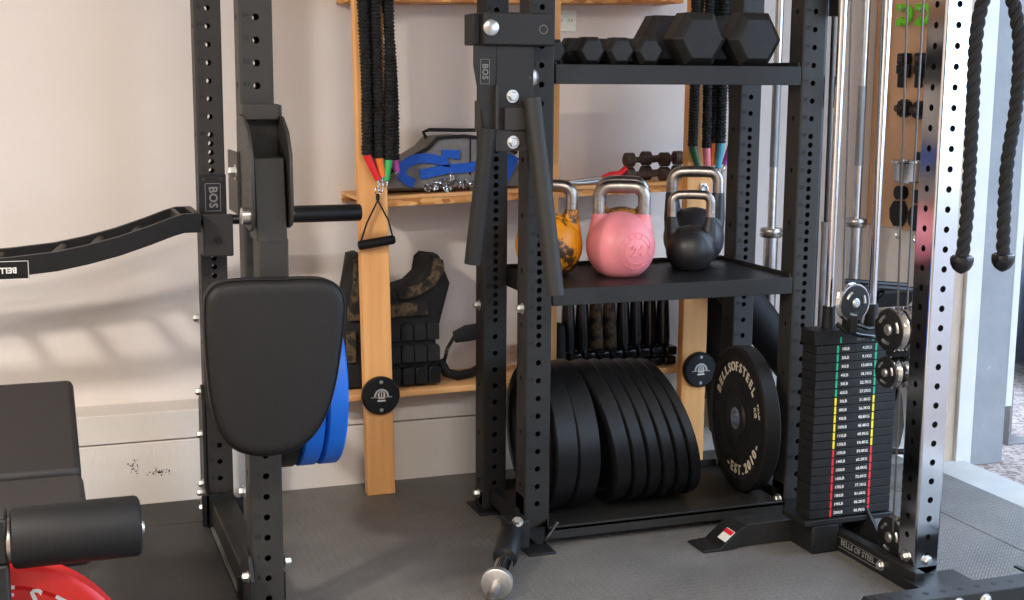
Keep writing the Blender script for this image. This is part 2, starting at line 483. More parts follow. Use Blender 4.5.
# ceiling lights; the two long ones are unseen fills added to brighten the room
def fill_light(x, y, e, label, along='x', col=(1, .93, .85)):
    t = thing('fill_light', label, 'ceiling light', (x, y, 2.7), 'added ceiling fill lights')
    a, b = (.6, .07) if along == 'x' else (.07, .6)
    finish('housing', MB().box(x-a, x+a, y-b, y+b, 2.65, 2.7), 'white_trim', t, .004)
    finish('diffuser', MB().box(x-a+.02, x+a-.02, y-b+.01, y+b-.01, 2.64, 2.65), 'lamp_emit', t)
    l = bpy.data.lights.new('fill_lamp', 'AREA'); l.shape = 'RECTANGLE'; l.size = 2*a; l.size_y = 2*b; l.energy = e; l.color = col
    lo = bpy.data.objects.new('fill_lamp', l); COL.objects.link(lo); lo.location = (x, y, 2.63)
fill_light(.6, .2, 86, 'long white ceiling fill light added above the camera')
fill_light(-1.2, -1.2, 62, 'long white ceiling fill light added behind the camera')
t = thing('panel_light', 'square white ceiling panel light at left, brightest in the room', 'ceiling light', (-1.75, 1.3, 2.7))
finish('housing', MB().box(-1.95, -1.55, 1.1, 1.5, 2.65, 2.7), 'white_trim', t, .004)
finish('diffuser', MB().box(-1.93, -1.57, 1.12, 1.48, 2.64, 2.65), 'lamp_emit', t)
l = bpy.data.lights.new('panel_lamp', 'AREA'); l.shape = 'RECTANGLE'; l.size = .3; l.size_y = .3; l.energy = 168; l.color = (1, .94, .88)
lo = bpy.data.objects.new('panel_lamp', l); COL.objects.link(lo); lo.location = (-1.75, 1.3, 2.63)

# ------------------------------------------------------------------ wood on the wall
def stud(x, x2, z1, label, top_shift=0):
    mb = MB(); mb.prism([(x, 0), (x2, 0), (x2+top_shift*z1, z1), (x+top_shift*z1, z1)], 4.05, 4.088)
    o = finish('wooden_stud', mb, 'pine', bevel=.003)
    tag(o, label, 'stud', 'vertical pine studs'); return o
stud(.975, 1.066, 2.4, 'left pine stud holding bands above and a round black anchor', -.019)
stud(1.525, 1.616, 2.4, 'pine stud mostly hidden behind the storage rack left front post')
stud(2.077, 2.170, 2.4, 'right pine stud behind the kettlebells holding the second band bunch')
def shelf(x0, x1, zl, zr, name, label):
    M = Matrix.Translation((x0, 0, zl)) @ Matrix.Rotation(-math.atan2(zr-zl, x1-x0), 4, 'Y')
    L = x1-x0
    t = thing(name, label, 'shelf', (x0, 4.2, zl))
    return t, M, L
s1, M1, L1 = shelf(.965, 2.12, .950, .982, 'wooden_shelf', 'upper pine wall shelf carrying the blue bag, pliers and small iron dumbbells')
finish('board', MB().box(0, L1, 4.09, 4.338, -.012, 0, M1), 'pine_shelf', s1, .002)
finish('front_edge', MB().box(0, L1, 4.09, 4.108, -.034, -.0125, M1), 'osb', s1, .001)
finish('ledger', MB().box(0, L1, 4.32, 4.338, -.034, -.0125, M1), 'osb', s1, .001)
s2, M2, L2 = shelf(.86, 2.12, .322, .340, 'wooden_shelf', 'lower pine wall shelf carrying the weight vest and black pouches')
finish('board', MB().box(0, L2, 4.09, 4.338, -.02, 0, M2), 'pine_shelf', s2, .002)
o = finish('strand_board', MB().box(.955, 2.115, 4.19, 4.336, 1.545, 1.60, Matrix.Rotation(-.022, 4, 'Y') @ Matrix.Translation((.036,0,-.02))), 'osb', bevel=.002)
tag(o, 'strip of oriented strand board shelf across the top of the wall', 'shelf')
# outlet
t = thing('wall_outlet', 'white double electrical outlet on the wall above the dumbbells', 'outlet', (1.745, 4.34, 1.49))
pl = finish('cover_plate', MB().box(1.705, 1.785, 4.333, 4.339, 1.475, 1.548), 'outlet_white', t, .002)
so = MB()
for dx in (-.018, .018):
    so.lathe([(0, .014), (1, .013)], (1.745+dx, 4.333, 1.512), (1.745+dx, 4.3315, 1.512), 16)
finish('receptacle', so, 'outlet_white', pl)
sl = MB()
for dx in (-.018, .018):
    for k in (-.005, .005): sl.box(1.745+dx+k-.001, 1.745+dx+k+.001, 4.3308, 4.3315, 1.508, 1.518)
finish('slot', sl, 'black_mark', pl, smooth=False)

# ------------------------------------------------------------------ resistance bands
def band_points(x, y, zt, x2, y2, zb, n=70):
    pts = []
    for i in range(n+1):
        t = i/n; s_ = t*t*(3-2*t)
        pts.append((x+(x2-x)*s_ + .004*math.sin(t*5+x*90), y+(y2-y)*s_, zt+(zb-zt)*t))
    return pts
def band(xt, xb, y, yb, zb, tipmat, tipx, tipz, label, group, r=.0155):
    t = thing('resistance_band', label, 'resistance band', (xt, y, 2.0), group)
    pts = band_points(xt, y, 2.0, xb, yb, zb, 170)
    rr = [r*(1 + (.13 if i % 2 else -.13) + .08*random.uniform(-1, 1)) for i in range(len(pts))]
    finish('sleeve', MB().tube(pts, rr, 10), 'ribbed_fabric', t, ang=80)
    if tipmat:
        e = V(pts[-1]); tip = V((tipx, yb-.004, tipz))
        mid = e.lerp(tip, .75)
        p = finish('end_grip', MB().tube([e+V((0,0,.012)), e.lerp(tip, .1), mid], [.0125, .013, .010], 12), tipmat, t)
        finish('clip', MB().tube([mid, mid.lerp(tip, .5)+V((.006, 0, 0)), tip, mid.lerp(tip, .5)-V((.006, 0, 0)), mid], .0018, 6), 'chrome', p)
g1 = 'black band sleeves hanging on the left stud'
band(0.953, 0.971, 4.010, 4.01, 1.085, 'red_plastic', 1.018, .985, 'black fabric exercise band with red end hanging on left stud', g1)
band(0.981, 0.989, 4.030, 4.035, 1.075, 'teal_plastic', 1.016, 1.0, 'black fabric exercise band with teal end hanging on left stud', g1)
band(1.008, 1.008, 4.005, 4.015, 1.075, 'orange_plastic', 1.026, 1.0, 'black fabric exercise band with orange end in the middle of left bunch', g1)
band(1.038, 1.046, 4.020, 4.015, 1.07, 'green_plastic', 1.030, .985, 'black fabric exercise band with green end hanging on left stud', g1)
band(1.024, 1.064, 4.035, 4.035, 1.068, 'purple_plastic', 1.075, 1.02, 'black fabric exercise band with purple end, rightmost of the left bunch', g1)
g2 = 'black band sleeves hanging on the right stud'
band(2.067, 2.070, 4.005, 4.01, 1.10, 'dark_green_plastic', 2.105, 1.0, 'black fabric exercise band with dark green end hanging on right stud', g2)
band(2.094, 2.088, 4.03, 4.03, 1.10, None, 0, 0, 'black fabric exercise band second from the left on the right stud', g2)
band(2.124, 2.120, 4.005, 4.01, 1.095, 'pink_plastic', 2.132, 1.0, 'black fabric exercise band with salmon pink end on right stud', g2)
band(2.150, 2.162, 4.03, 4.03, 1.11, 'orange_plastic', 2.155, 1.01, 'black fabric exercise band with orange end on right stud', g2)
band(2.160, 2.182, 4.005, 4.01, 1.11, 'teal_plastic', 2.165, 1.0, 'black fabric exercise band with light blue end on right stud', g2)
band(2.177, 2.227, 4.03, 4.015, 1.12, 'purple_plastic', 2.185, 1.01, 'black fabric exercise band with purple end, rightmost of the right bunch', g2)
for x, lb in ((1.02, 'steel peg high on the left stud holding the bands'), (2.14, 'steel peg high on the right stud holding the bands')):
    o = finish('band_peg', MB().cyl((x-.06, 4.02, 2.0), (x+.07, 4.02, 2.0), .006).cyl((x, 4.05, 2.0), (x, 4.02, 2.0), .006), 'zinc')
    tag(o, lb, 'peg')
# D handle
t = thing('exercise_handle', 'black foam grip on a triangular strap hanging on the left stud', 'handle', (1.01, 4.03, .81))
A, B, T_ = V((.947, 4.025, .808)), V((1.062, 4.025, .824)), V((1.012, 4.035, .945))
finish('grip', MB().lathe([(0, .011), (.05, .0145), (.95, .0145), (1, .011)], A, B, 20), 'black_foam', t)
st = MB(); st.tube([A+V((.004,0,0)), A.lerp(T_, .5)+V((-.004,0,0)), T_], .006, 8, flat=.4); st.tube([B-V((.004,0,0)), B.lerp(T_, .5)+V((.006,0,0)), T_], .006, 8, flat=.4)
st.tube([T_, T_+V((0,0,.02))], .006, 8)
finish('strap', st, 'black_fabric', t)
rg = MB(); rg.tube([(1.012+.008*math.cos(a), 4.035, .972+.012*math.sin(a)) for a in [2*PI*i/16 for i in range(16)]], .0018, 6, closed=True)
rg.tube([(1.02+.008*math.cos(a), 4.03, .985+.016*math.sin(a)) for a in [2*PI*i/16 for i in range(16)]], .0018, 6, closed=True)
finish('carabiner', rg, 'chrome', t)
# round anchors on the studs
def anchor(x, z, label):
    t = thing('round_wall_anchor', label, 'wall anchor', (x, 4.05, z), 'round wall anchors')
    d = finish('disc', MB().lathe([(0, .061), (.75, .061), (1, .056)], (x, 4.05, z), (x, 4.030, z), 40), 'black_plastic', t, ang=30)
    s_ = MB()
    for k in (-1, 1): s_.lathe([(0, .0065), (1, .004)], (x, 4.030, z+.045*k), (x, 4.027, z+.045*k), 12)
    finish('screw', s_, 'zinc', d)
    e = MB(); yy = 4.0293; X, Z = V((1,0,0)), V((0,0,1))
    for k in range(14):
        a = PI*(.02+.96*k/13); p = V((x, yy, z)) + X*.021*math.cos(a) + Z*.021*math.sin(a)
        M = frame(p, X*math.sin(a)-Z*math.cos(a), X*math.cos(a)+Z*math.sin(a), 1)
        e.box(-.0018, .0018, -.003, .003, -.0004, .0004, M)
    e.box(x-.034, x+.034, yy-.0004, yy+.0004, z-.004, z-.0025)
    e.tube([(x+.011*math.cos(a), yy, z+.004+.011*math.sin(a)) for a in [2*PI*i/20 for i in range(20)]], .0013, 4, closed=True)
    for dx in (-.008, 0, .008): e.box(x+dx-.0018, x+dx+.0018, yy-.0004, yy+.0004, z-.009, z+.012)
    e.box(x-.013, x+.013, yy-.0004, yy+.0004, z-.017, z-.012)
    finish('emblem', e, 'white_mark', d, smooth=False)
anchor(1.017, .328, 'round black disc anchor with white emblem screwed to the left stud')
anchor(2.140, .337, 'round black disc anchor with white emblem screwed to the right stud')
t = thing('coat_hook', 'small chrome hook on the right stud above the black kettlebells', 'hook', (2.14, 4.05, .95))
finish('plate', MB().box(2.125, 2.15, 4.046, 4.05, .935, .975), 'zinc', t, .001)
finish('ring', MB().tube([(2.138+.012*math.cos(a), 4.04, .955+.013*math.sin(a)) for a in [2*PI*i/16 for i in range(16)]], .003, 8, closed=True), 'chrome', t)

# ------------------------------------------------------------------ shelf items
zS = lambda x: .950 + (x-.965)*(.982-.950)/(2.12-.965)
b = thing('gear_bag', 'grey and bright blue gear bag with black trim lying on upper shelf', 'bag', (1.28, 4.2, zS(1.28)))
def blob(mb, pts, y0, y1, bulge=.02, n=5):
    """closed (x,z) outline, puffy in y"""
    cx = sum(p[0] for p in pts)/len(pts); cz = sum(p[1] for p in pts)/len(pts)
    rings = []
    for k in range(n+1):
        t = k/n; a = PI*t; y = (y0+y1)/2 - (y1-y0)/2*math.cos(a); s_ = 1 - .12 + .12*math.sin(a)**.5 if 0 < k < n else .86
        rings.append([mb._v((cx+(p[0]-cx)*s_, y, cz+(p[1]-cz)*s_)) for p in pts])
    m = len(pts)
    for A, B in zip(rings, rings[1:]):
        for i in range(m): mb.bm.faces.new((A[i], A[(i+1) % m], B[(i+1) % m], B[i]))
    mb.bm.faces.new(rings[0][::-1]); mb.bm.faces.new(rings[-1])
    return mb
zb = zS(1.28)+.002
finish('body', blob(MB(), [(1.03, zb), (1.06, zb+.035), (1.12, zb+.09), (1.20, zb+.135), (1.235, zb+.17), (1.32, zb+.175), (1.42, zb+.165), (1.50, zb+.12), (1.53, zb+.05), (1.53, zb)], 4.12, 4.33), 'grey_fabric', b, ang=60)
tr_ = MB()
tr_.tube([(1.04, 4.125, zb+.03), (1.10, 4.125, zb+.085), (1.20, 4.13, zb+.137), (1.23, 4.13, zb+.168), (1.32, 4.13, zb+.174), (1.43, 4.13, zb+.162), (1.50, 4.13, zb+.118)], .006, 8)
tr_.tube([(1.215, 4.20, zb+.165), (1.205, 4.2, zb+.185), (1.225, 4.2, zb+.192), (1.33, 4.2, zb+.19), (1.40, 4.2, zb+.19), (1.42, 4.2, zb+.165)], .006, 8)
tr_.box(1.335, 1.34, 4.118, 4.13, zb+.05, zb+.165)
finish('black_trim', tr_, 'black_fabric', b)
bl = MB()
def strip(mb, pts, w, y, th=.006):
    L_, R_2 = [], []
    for i, p in enumerate(pts):
        a = V(pts[max(i-1, 0)]); b2 = V(pts[min(i+1, len(pts)-1)]); t = (b2-a).normalized()
        L_.append((p[0]-t.y*w/2, p[1]+t.x*w/2)); R_2.append((p[0]+t.y*w/2, p[1]-t.x*w/2))
    rings = [[mb._v((q[0], y+d, q[1])) for q, d in ((l, -th), (r, -th), (r, th), (l, th))] for l, r in zip(L_, R_2)]
    for A, B in zip(rings, rings[1:]):
        for i in range(4): mb.bm.faces.new((A[i], A[(i+1) % 4], B[(i+1) % 4], B[i]))
    mb.bm.faces.new(rings[0][::-1]); mb.bm.faces.new(rings[-1])
def strip_old(mb, pts, w, y, th=.006):
    for (x0, z0), (x1, z1) in zip(pts, pts[1:]):
        d = V((x1-x0, 0, z1-z0)); L = d.length; d.normalize()
        M = frame(((x0+x1)/2, y, (z0+z1)/2), d, V((-d.z, 0, d.x)), 1)
        mb.box(-L/2-w*.12, L/2+w*.12, -w/2, w/2, -th/2, th/2, M)
arc = [(1.13+.055+.06*math.cos(a)*1.3, zb+.065+.042*math.sin(a)) for a in [PI*(.15+1.2*i/10) for i in range(11)]]
strip(bl, [(1.30, zb+.115), (1.25, zb+.12)] + arc, .03, 4.117)
strip(bl, [(1.17, zb+.055), (1.25, zb+.07), (1.33, zb+.075), (1.41, zb+.088), (1.47, zb+.085)], .03, 4.117)
strip(bl, [(1.44, zb+.02), (1.46, zb+.06), (1.485, zb+.11)], .035, 4.116)
finish('blue_webbing', bl, 'blue_fabric', b)
# chain in a heap
ch = thing('steel_chain', 'small heap of silver chain on the shelf before the blue bag', 'chain', (1.27, 4.105, zS(1.27)))
cm = MB(); px = 1.165
for i in range(30):
    t = i/29; c = V((1.18+.18*t+random.uniform(-.008, .008), 4.105+random.uniform(-.007, .006), zS(1.27)+.008+.036*math.sin(PI*t)**.6*random.random()+.008*(t > .5)))
    q = Quaternion(V((random.random()-.5, random.random()-.5, random.random()-.5)).normalized(), random.uniform(0, PI))
    cm.tube([c + q @ V((.013*math.cos(a), .0075*math.sin(a), 0)) for a in [2*PI*k/12 for k in range(12)]], .0024, 6, closed=True)
finish('links', cm, 'chrome', ch)
# pliers
t = thing('bolt_cutters', 'grey steel cutters with bright red handles on upper shelf', 'tool', (1.78, 4.12, zS(1.78)))
zz = zS(1.78)+.006
finish('jaws', MB().tube([(1.66, 4.13, zz), (1.72, 4.13, zz+.006), (1.80, 4.125, zz+.012), (1.815, 4.12, zz+.016)], [.002, .006, .008, .006], 8, flat=.6)
       .tube([(1.68, 4.115, zz), (1.74, 4.115, zz), (1.80, 4.12, zz+.004), (1.83, 4.12, zz+.006)], [.003, .006, .008, .006], 8, flat=.6), 'brushed', t)
finish('handle', MB().tube([(1.80, 4.122, zz+.014), (1.83, 4.12, zz+.024), (1.86, 4.12, zz+.028), (1.885, 4.12, zz+.046)], [.009, .012, .010, .011], 10), 'red_plastic', t)
finish('handle', MB().tube([(1.81, 4.115, zz+.004), (1.84, 4.112, zz+.010), (1.87, 4.11, zz+.008), (1.893, 4.11, zz+.014)], [.009, .012, .010, .011], 10), 'red_plastic', t)
# small iron dumbbells
def small_db(loc, L, label, rz=0):
    t = thing('iron_dumbbell', label, 'dumbbell', loc, 'small brown iron dumbbells')
    hd = []
    for s_ in (-1, 1): hd.append(('weight_head', MB().lathe([(0, .014), (.15, .024), (.85, .024), (1, .014)], (s_*L/2-.02, 0, .024), (s_*L/2+.02, 0, .024), 12)))
    a = MB(); a.lathe([(0, .009), (.3, .011), (.5, .012), (.7, .011), (1, .009)], (-L/2+.018, 0, .024), (L/2-.018, 0, .024), 12)
    for nm, m in hd + [('handle', a)]:
        o = finish(nm, m, 'rusty_iron', t); o.location = (0, 0, 0)
    t.rotation_euler.z = rz
z0 = zS(1.97)+.001
small_db((1.965, 4.13, z0), .13, 'small brown iron dumbbell lowest in front on the shelf')
small_db((1.965, 4.13, z0+.0485), .13, 'small brown iron dumbbell stacked on top of the front one')
small_db((2.055, 4.20, z0), .12, 'small brown iron dumbbell at the back, bottom of the pair beside the stud')
small_db((2.055, 4.20, z0+.0485), .12, 'small brown iron dumbbell at the back, highest beside the right stud')

# weight vest
zV = .322+.001
v = thing('weight_vest', 'black and camouflage weight vest standing on lower shelf behind stud', 'weight vest', (1.1, 4.2, zV))
vo = [(.925, .36), (.93, .325), (1.24, .325), (1.25, .36), (1.235, .47), (1.255, .55), (1.285, .66), (1.26, .72), (1.25, .75), (1.215, .755), (1.205, .70), (1.165, .665), (1.095, .645), (1.045, .66), (1.01, .70), (1.0, .75), (.985, .765), (.96, .76), (.95, .70), (.93, .60), (.93, .5)]
finish('shell', blob(MB(), vo, 4.14, 4.30), 'black_fabric', v, ang=60)
cmf = MB()
cmf.prism([(1.10, .648), (1.165, .66), (1.21, .69), (1.22, .745), (1.25, .74), (1.255, .70), (1.22, .655), (1.16, .62), (1.10, .615)], 4.126, 4.146)
cmf.prism([(.958, .75), (.985, .758), (1.0, .70), (.985, .60), (.94, .59), (.955, .67)], 4.126, 4.146)
cmf.box(1.07, 1.20, 4.124, 4.142, .56, .605); cmf.box(.935, 1.0, 4.124, 4.142, .555, .60)
cmf.box(.93, .96, 4.124, 4.142, .42, .52)
finish('camo_panel', cmf, 'camo', v, .003)
for r_ in range(3):
    pk = MB()
    for k in range(5):
        x0 = 1.02+k*.044
        pk.prism([(x0, .34+r_*.07), (x0+.04, .34+r_*.07), (x0+.04, .385+r_*.07), (x0+.034, .395+r_*.07), (x0+.006, .395+r_*.07), (x0, .385+r_*.07)], 4.108+.008*r_, 4.142)
    finish('pocket_row', pk, 'black_fabric' if r_ else 'black_plastic', v, .003)
t = thing('padded_strap', 'black padded strap loop on lower shelf beside the weight vest', 'strap', (1.33, 4.2, .335))
finish('lower_loop', MB().tube([(1.25, 4.17, .40), (1.27, 4.16, .36), (1.31, 4.16, .347), (1.36, 4.17, .35), (1.42, 4.18, .38), (1.44, 4.19, .43)], .017, 12, flat=.8), 'black_foam', t)
finish('upper_pad', MB().tube([(1.30, 4.17, .475), (1.34, 4.17, .485), (1.40, 4.18, .49), (1.46, 4.19, .48)], [.02, .028, .028, .02], 12, flat=.5), 'black_fabric', t)
finish('camo_edge', MB().tube([(1.265, 4.165, .40), (1.275, 4.165, .44), (1.30, 4.165, .48)], .012, 8, flat=.4), 'camo', t)
# row of pouches
def pouch(x, camoed, label):
    t = thing('weight_pouch', label, 'weight pouch', (x, 4.18, .334+(x-1.6)*.014), 'black pouches in a row on lower shelf')
    z = t.location.z
    o = finish('base_block', MB().box(-.022, .022, -.055, .045, 0, .03).box(-.022, .022, -.06, .045, .034, .066), 'black_gloss', t, .006); o.location = (0,0,0)
    o = finish('sleeve', MB().lathe([(0, .026), (.1, .027), (.6, .022), (1, .016)], (0, .015, .066), (.0, .02, .29), 14), 'camo' if camoed else 'black_gloss', t); o.location = (0,0,0)
for i in range(8):
    pouch(1.715+i*.051, i in (2, 3), ['glossy black pouch at the left end of the row', 'second glossy black pouch from the left', 'brown camouflage sleeve pouch, left one of two', 'brown camouflage sleeve pouch, right one of two', 'black pouch just right of the camouflage ones', 'black pouch third from the right end of row', 'black pouch next to the right end of row', 'black pouch at the right end beside the pine stud'][i] + ' on lower shelf')
t = thing('rolled_belt', 'dark rolled lifting belt on lower shelf behind storage rack left post', 'belt', (1.655, 4.2, .335))
rb = MB(); rb.tube([(1.655+.03*math.cos(a)*(1-.02*a), 4.16+.05*math.sin(a)*(1-.03*a), .42) for a in [i*.35 for i in range(40)]], .08, 8, flat=.06)
finish('roll', rb, 'black_fabric', t)

# ------------------------------------------------------------------ left power rack
rack = thing('power_rack', 'dark grey power rack at left with drilled uprights, holding the curved bar', 'power rack', (.5, 3.5, 0))
LR = upright('upright', rack, .50, 3.94, .0, 2.3, 1.508, mat='powder_brown', nz=1.305+.0)
LF = upright('upright', rack, .50, 3.10, .0, 2.3, 1.450, mat='powder', nz=1.305)
lb = MB(); lb.box(.465, .535, 3.176, 3.94, .015, .085)
finish('base_beam', lb, 'powder_mid', rack, .004)
for y0, y1 in ((3.90, 3.945), (3.17, 3.215)):
    finish('flange', MB().box(.44, .56, y0 if y0 > 3.5 else y1-.008, y1 if y0 < 3.5 else y0+.008, .005, .10), 'powder_dark', rack, .001)
gp = MB(); gp.prism([(3.90, .0), (4.03, .0), (4.03, .36), (3.965, .42), (3.935, .36), (3.935, .12), (3.90, .10)], .452, .461, 'x')
finish('gusset_plate', gp, 'powder_dark', rack, .001)
gp = MB(); gp.prism([(3.06, .0), (3.23, .0), (3.23, .12), (3.19, .19), (3.10, .19), (3.06, .14)], .452, .461, 'x')
finish('gusset_plate', gp, 'powder_dark', rack, .001)
finish('cross_brace', MB().box(.475, .525, 3.176, 3.94, .48, .54), 'powder_mid', rack, .004)
finish('top_beam', MB().box(.465, .535, 3.176, 3.94, 2.2, 2.27), 'powder_mid', rack, .004)
bo = []
for z in (.40, .27, .12, .045): bo.append(((.452, 3.96, z), (-1, 0, 0)))
bo.append(((.452, 4.0, .08), (-1, 0, 0)))
for z in (.14, .05): bo.append(((.452, 3.10, z), (-1, 0, 0)))
bo.append(((.452, 3.12, .345), (-1, 0, 0)))
bo += [((.543, 3.12, .16), (1, 0, 0)), ((.546, 3.9, .10), (0, -1, 0)), ((.452, 3.96, .62), (-1, 0, 0))]
for c, d in bo: finish('bolt', MB().hexbolt(c, d, .011, .012), 'zinc', rack)
# peg with bumper plates (blue, blue, black)
peg = finish('storage_peg', MB().lathe([(0, .024), (.97, .024), (1, .02)], (.525, 3.52, .512), (.775, 3.52, .512), 24), 'powder_dark', rack)
def bumper(mb_r, R, t, M, hub=.06, groove=True):
    """bumper plate around local x axis, centred at origin, face at -t/2 and +t/2"""
    prof = [(-t/2, .026), (-t/2, hub), (-t/2+.006, hub+.004), (-t/2+.006, R*.80), (-t/2, R*.84), (-t/2, R-.012), (-t/2+.003, R-.004), (-t/2+.007, R),
            (t/2-.007, R), (t/2-.003, R-.004), (t/2, R-.012), (t/2, R*.84), (t/2-.006, R*.80), (t/2-.006, hub+.004), (t/2, hub), (t/2, .026)]
    n = 72; rings = []
    for x, r in prof:
        rings.append([mb_r._v(M @ V((x, r*math.cos(2*PI*i/n), r*math.sin(2*PI*i/n)))) for i in range(n)])
    for A, B in zip(rings, rings[1:] + rings[:1]):
        for i in range(n): mb_r.bm.faces.new((A[i], A[(i+1) % n], B[(i+1) % n], B[i]))
    return mb_r
def hub_ring(t, M):
    mb = MB(); n = 32; rings = []
    for x, r in ((-t/2-.001, .0255), (-t/2-.001, .034), (-t/2+.004, .034), (t/2-.004, .034), (t/2+.001, .034), (t/2+.001, .0255)):
        rings.append([mb._v(M @ V((x, r*math.cos(2*PI*i/n), r*math.sin(2*PI*i/n)))) for i in range(n)])
    for A, B in zip(rings, rings[1:] + rings[:1]):
        for i in range(n): mb.bm.faces.new((A[i], A[(i+1) % n], B[(i+1) % n], B[i]))
    return mb
def bumper_plate(loc, R, t, mat, label, group, Mrot=Matrix.Identity(4)):
    th = thing('bumper_plate', label, 'weight plate', loc, group)
    M = Mrot
    p = finish('rubber_disc', bumper(MB(), R, t, M), mat, th, ang=30); p.location = (0,0,0)
    h = finish('steel_hub', hub_ring(t, M), 'brushed', th, ang=30); h.location = (0,0,0)
    return th, p
g = 'bumper plates on the left rack peg'
zc = .512
bumper_plate((.609, 3.52, zc), .225, .05, 'rubber', 'black bumper plate innermost on the peg beside the blue plates', g)
bumper_plate((.663, 3.52, zc), .225, .055, 'blue_rubber', 'inner blue bumper plate on the peg behind the pad', g)
bumper_plate((.721, 3.52, zc), .225, .055, 'blue_rubber', 'outermost blue bumper plate on the peg behind the pad', g)

# J cup
t = thing('j_cup', 'dark steel J-cup on the rear left upright under the curved bar', 'j-cup', (.5, 3.93, .85))
jc = MB(); jc.box(.4615, .5385, 3.929, 3.939, .86, 1.040); 
finish('back_plate', jc, 'powder_dark', t, .002)
jc = MB(); jc.box(.458, .542, 3.84, 3.929, .815, .900); jc.box(.458, .542, 3.835, 3.845, .815, .935)
finish('cradle', jc, 'powder_brown', t, .004)
finish('pin', MB().lathe([(0, .011), (.5, .011), (.5, .006), (1, .006)], (.5, 3.835, .862), (.5, 3.828, .862), 16), 'black_mark', t)
lg = MB(); X, Y = V((0,0,-1)), V((1,0,0))
c0 = V((.5, 3.9285, .975))
text(lg, 'BOS', c0, X, Y, .034, .02)
for a0, a1, b0, b1 in ((-.04, .04, -.022, -.0205), (-.04, .04, .0205, .022), (-.04, -.0385, -.022, .022), (.0385, .04, -.022, .022)):
    lg.box(a0, a1, b0, b1, -.0004, .0006, frame(c0, X, Y, 1))
finish('logo', lg, 'dim_mark', t, smooth=False)
sc_ = MB()
for dx in (-.025, .025): sc_.lathe([(0, .007), (1, .005)], (.5+dx, 3.929, 1.026), (.5+dx, 3.926, 1.026), 12)
finish('screw', sc_, 'powder_brown', t)

# curved multi grip bar
bar = thing('multi_grip_bar', 'black curved multi-grip bar with inner handles resting in the left rack', 'barbell', (.2, 3.88, .85))
cen = [(-.98, .935), (-.90, .905), (-.75, .862), (-.6, .843), (-.45, .835), (-.30, .832), (-.15, .836), (-.05, .842), (.066, .853), (.15, .869), (.23, .889), (.31, .915), (.371, .937), (.40, .945), (.435, .945)]
def rail(y):
    mb = MB(); th = .011; h = .052; rings = []
    for x, z in cen:
        rings.append([mb._v((x, y+a, z-b)) for a, b in ((-th, 0), (th, 0), (th, h), (-th, h))])
    for A, B in zip(rings, rings[1:]):
        for i in range(4): mb.bm.faces.new((A[i], A[(i+1) % 4], B[(i+1) % 4], B[i]))
    mb.bm.faces.new(rings[0][::-1]); mb.bm.faces.new(rings[-1]); return mb
fr = finish('front_rail', rail(3.775), 'black_plastic', bar, .0015)
finish('rear_rail', rail(3.985), 'black_plastic', bar, .0015)
eb = MB(); eb.box(.385, .442, 3.775, 3.985, .893, .905); eb.box(.425, .445, 3.765, 3.995, .893, .945); eb.box(.385, .397, 3.775, 3.985, .893, .941)
finish('end_block', eb, 'black_plastic', bar, .0015)
eb = MB(); eb.box(-1.03, -.98, 3.765, 3.995, .893, .945)
finish('end_block', eb, 'black_plastic', bar, .0015)
for xx, z in ((-.60, .82), (-.43, .81), (-.27, .808), (-.11, .815), (.055, .832), (.155, .85), (.262, .876)):
    finish('inner_grip', MB().cyl((xx-.005, 3.78, z-.004), (xx+.035, 3.98, z+.002), .017), 'powder_brown', bar)
finish('shaft', MB().cyl((.44, 3.88, .915), (.62, 3.88, .915), .0145), 'black_gloss', bar)
finish('sleeve', MB().lathe([(0, .028), (.03, .028), (.03, .025), (.985, .025), (1, .022)], (.61, 3.88, .925), (.921, 3.88, .925), 28), 'black_plastic', bar)
finish('sleeve', MB().lathe([(0, .028), (.03, .028), (.03, .025), (.985, .025), (1, .022)], (-1.03, 3.88, .925), (-1.42, 3.88, .925), 28), 'black_plastic', bar)
lw = MB(); c0 = V((-.15, 3.7635, .812)); X, Y = V((-1,0,0)), V((0,0,-1))
finish('label_plate', MB().box(-.215, -.006, 3.7632, 3.765, .784, .833), 'black_gloss', fr)
text(lw, 'BELLS OF STEEL', (-.1105, 3.7628, .809), X, Y, .0215, .03)
for a0, a1, b0, b1 in ((-.1035, .1035, -.0245, -.023), (-.1035, .1035, .023, .0245), (-.1035, -.102, -.0245, .0245), (.102, .1035, -.0245, .0245)):
    lw.box(a0, a1, b0, b1, -.0004, .0006, frame((-.1105, 3.7628, .8085), X, Y, 1))
finish('label_lettering', lw, 'white_mark', fr, smooth=False)

# lever arm trolley with pad
arm = thing('lever_arm_attachment', 'dark steel trolley and arm with large pad on left front upright', 'rack attachment', (.5, 3.0, .9))
def slotted_collar():
    mb = MB(); mb.box(.458, .540, 3.055, 3.10, 1.222, 1.258); mb.box(.5385, .548, 3.06, 3.19, 1.225, 1.256)
    return mb
finish('collar', slotted_collar(), 'powder_brown', arm, .003)
pl = [(2.90, 1.02), (2.915, .995), (2.95, .985), (3.02, .99), (3.09, 1.0), (3.10, 1.03), (3.10, 1.22), (3.085, 1.235), (3.0, 1.23), (2.94, 1.20), (2.905, 1.15)]
for x0, x1 in ((.451, .4585), (.5415, .549)):
    p = MB(); p.prism([(a if x0 < .5 else a+.04, b_) for a, b_ in pl], x0, x1, 'x'); finish('side_plate', p, 'powder', arm, .002)
finish('web_plate', MB().box(.4585, .5415, 3.085, 3.098, 1.02, 1.222), 'powder_dark', arm, .001)
finish('side_flange', MB().box(.444, .451, 3.06, 3.20, 1.01, 1.15), 'powder_brown', arm, .001)
am = MB()
d0, d1 = V((.507, 3.035, 1.13)), V((.510, 2.985, .975)); 
am.prism([(2.98, 1.142), (3.055, 1.142), (3.055, .96), (2.955, .96)], .469, .536, 'x')
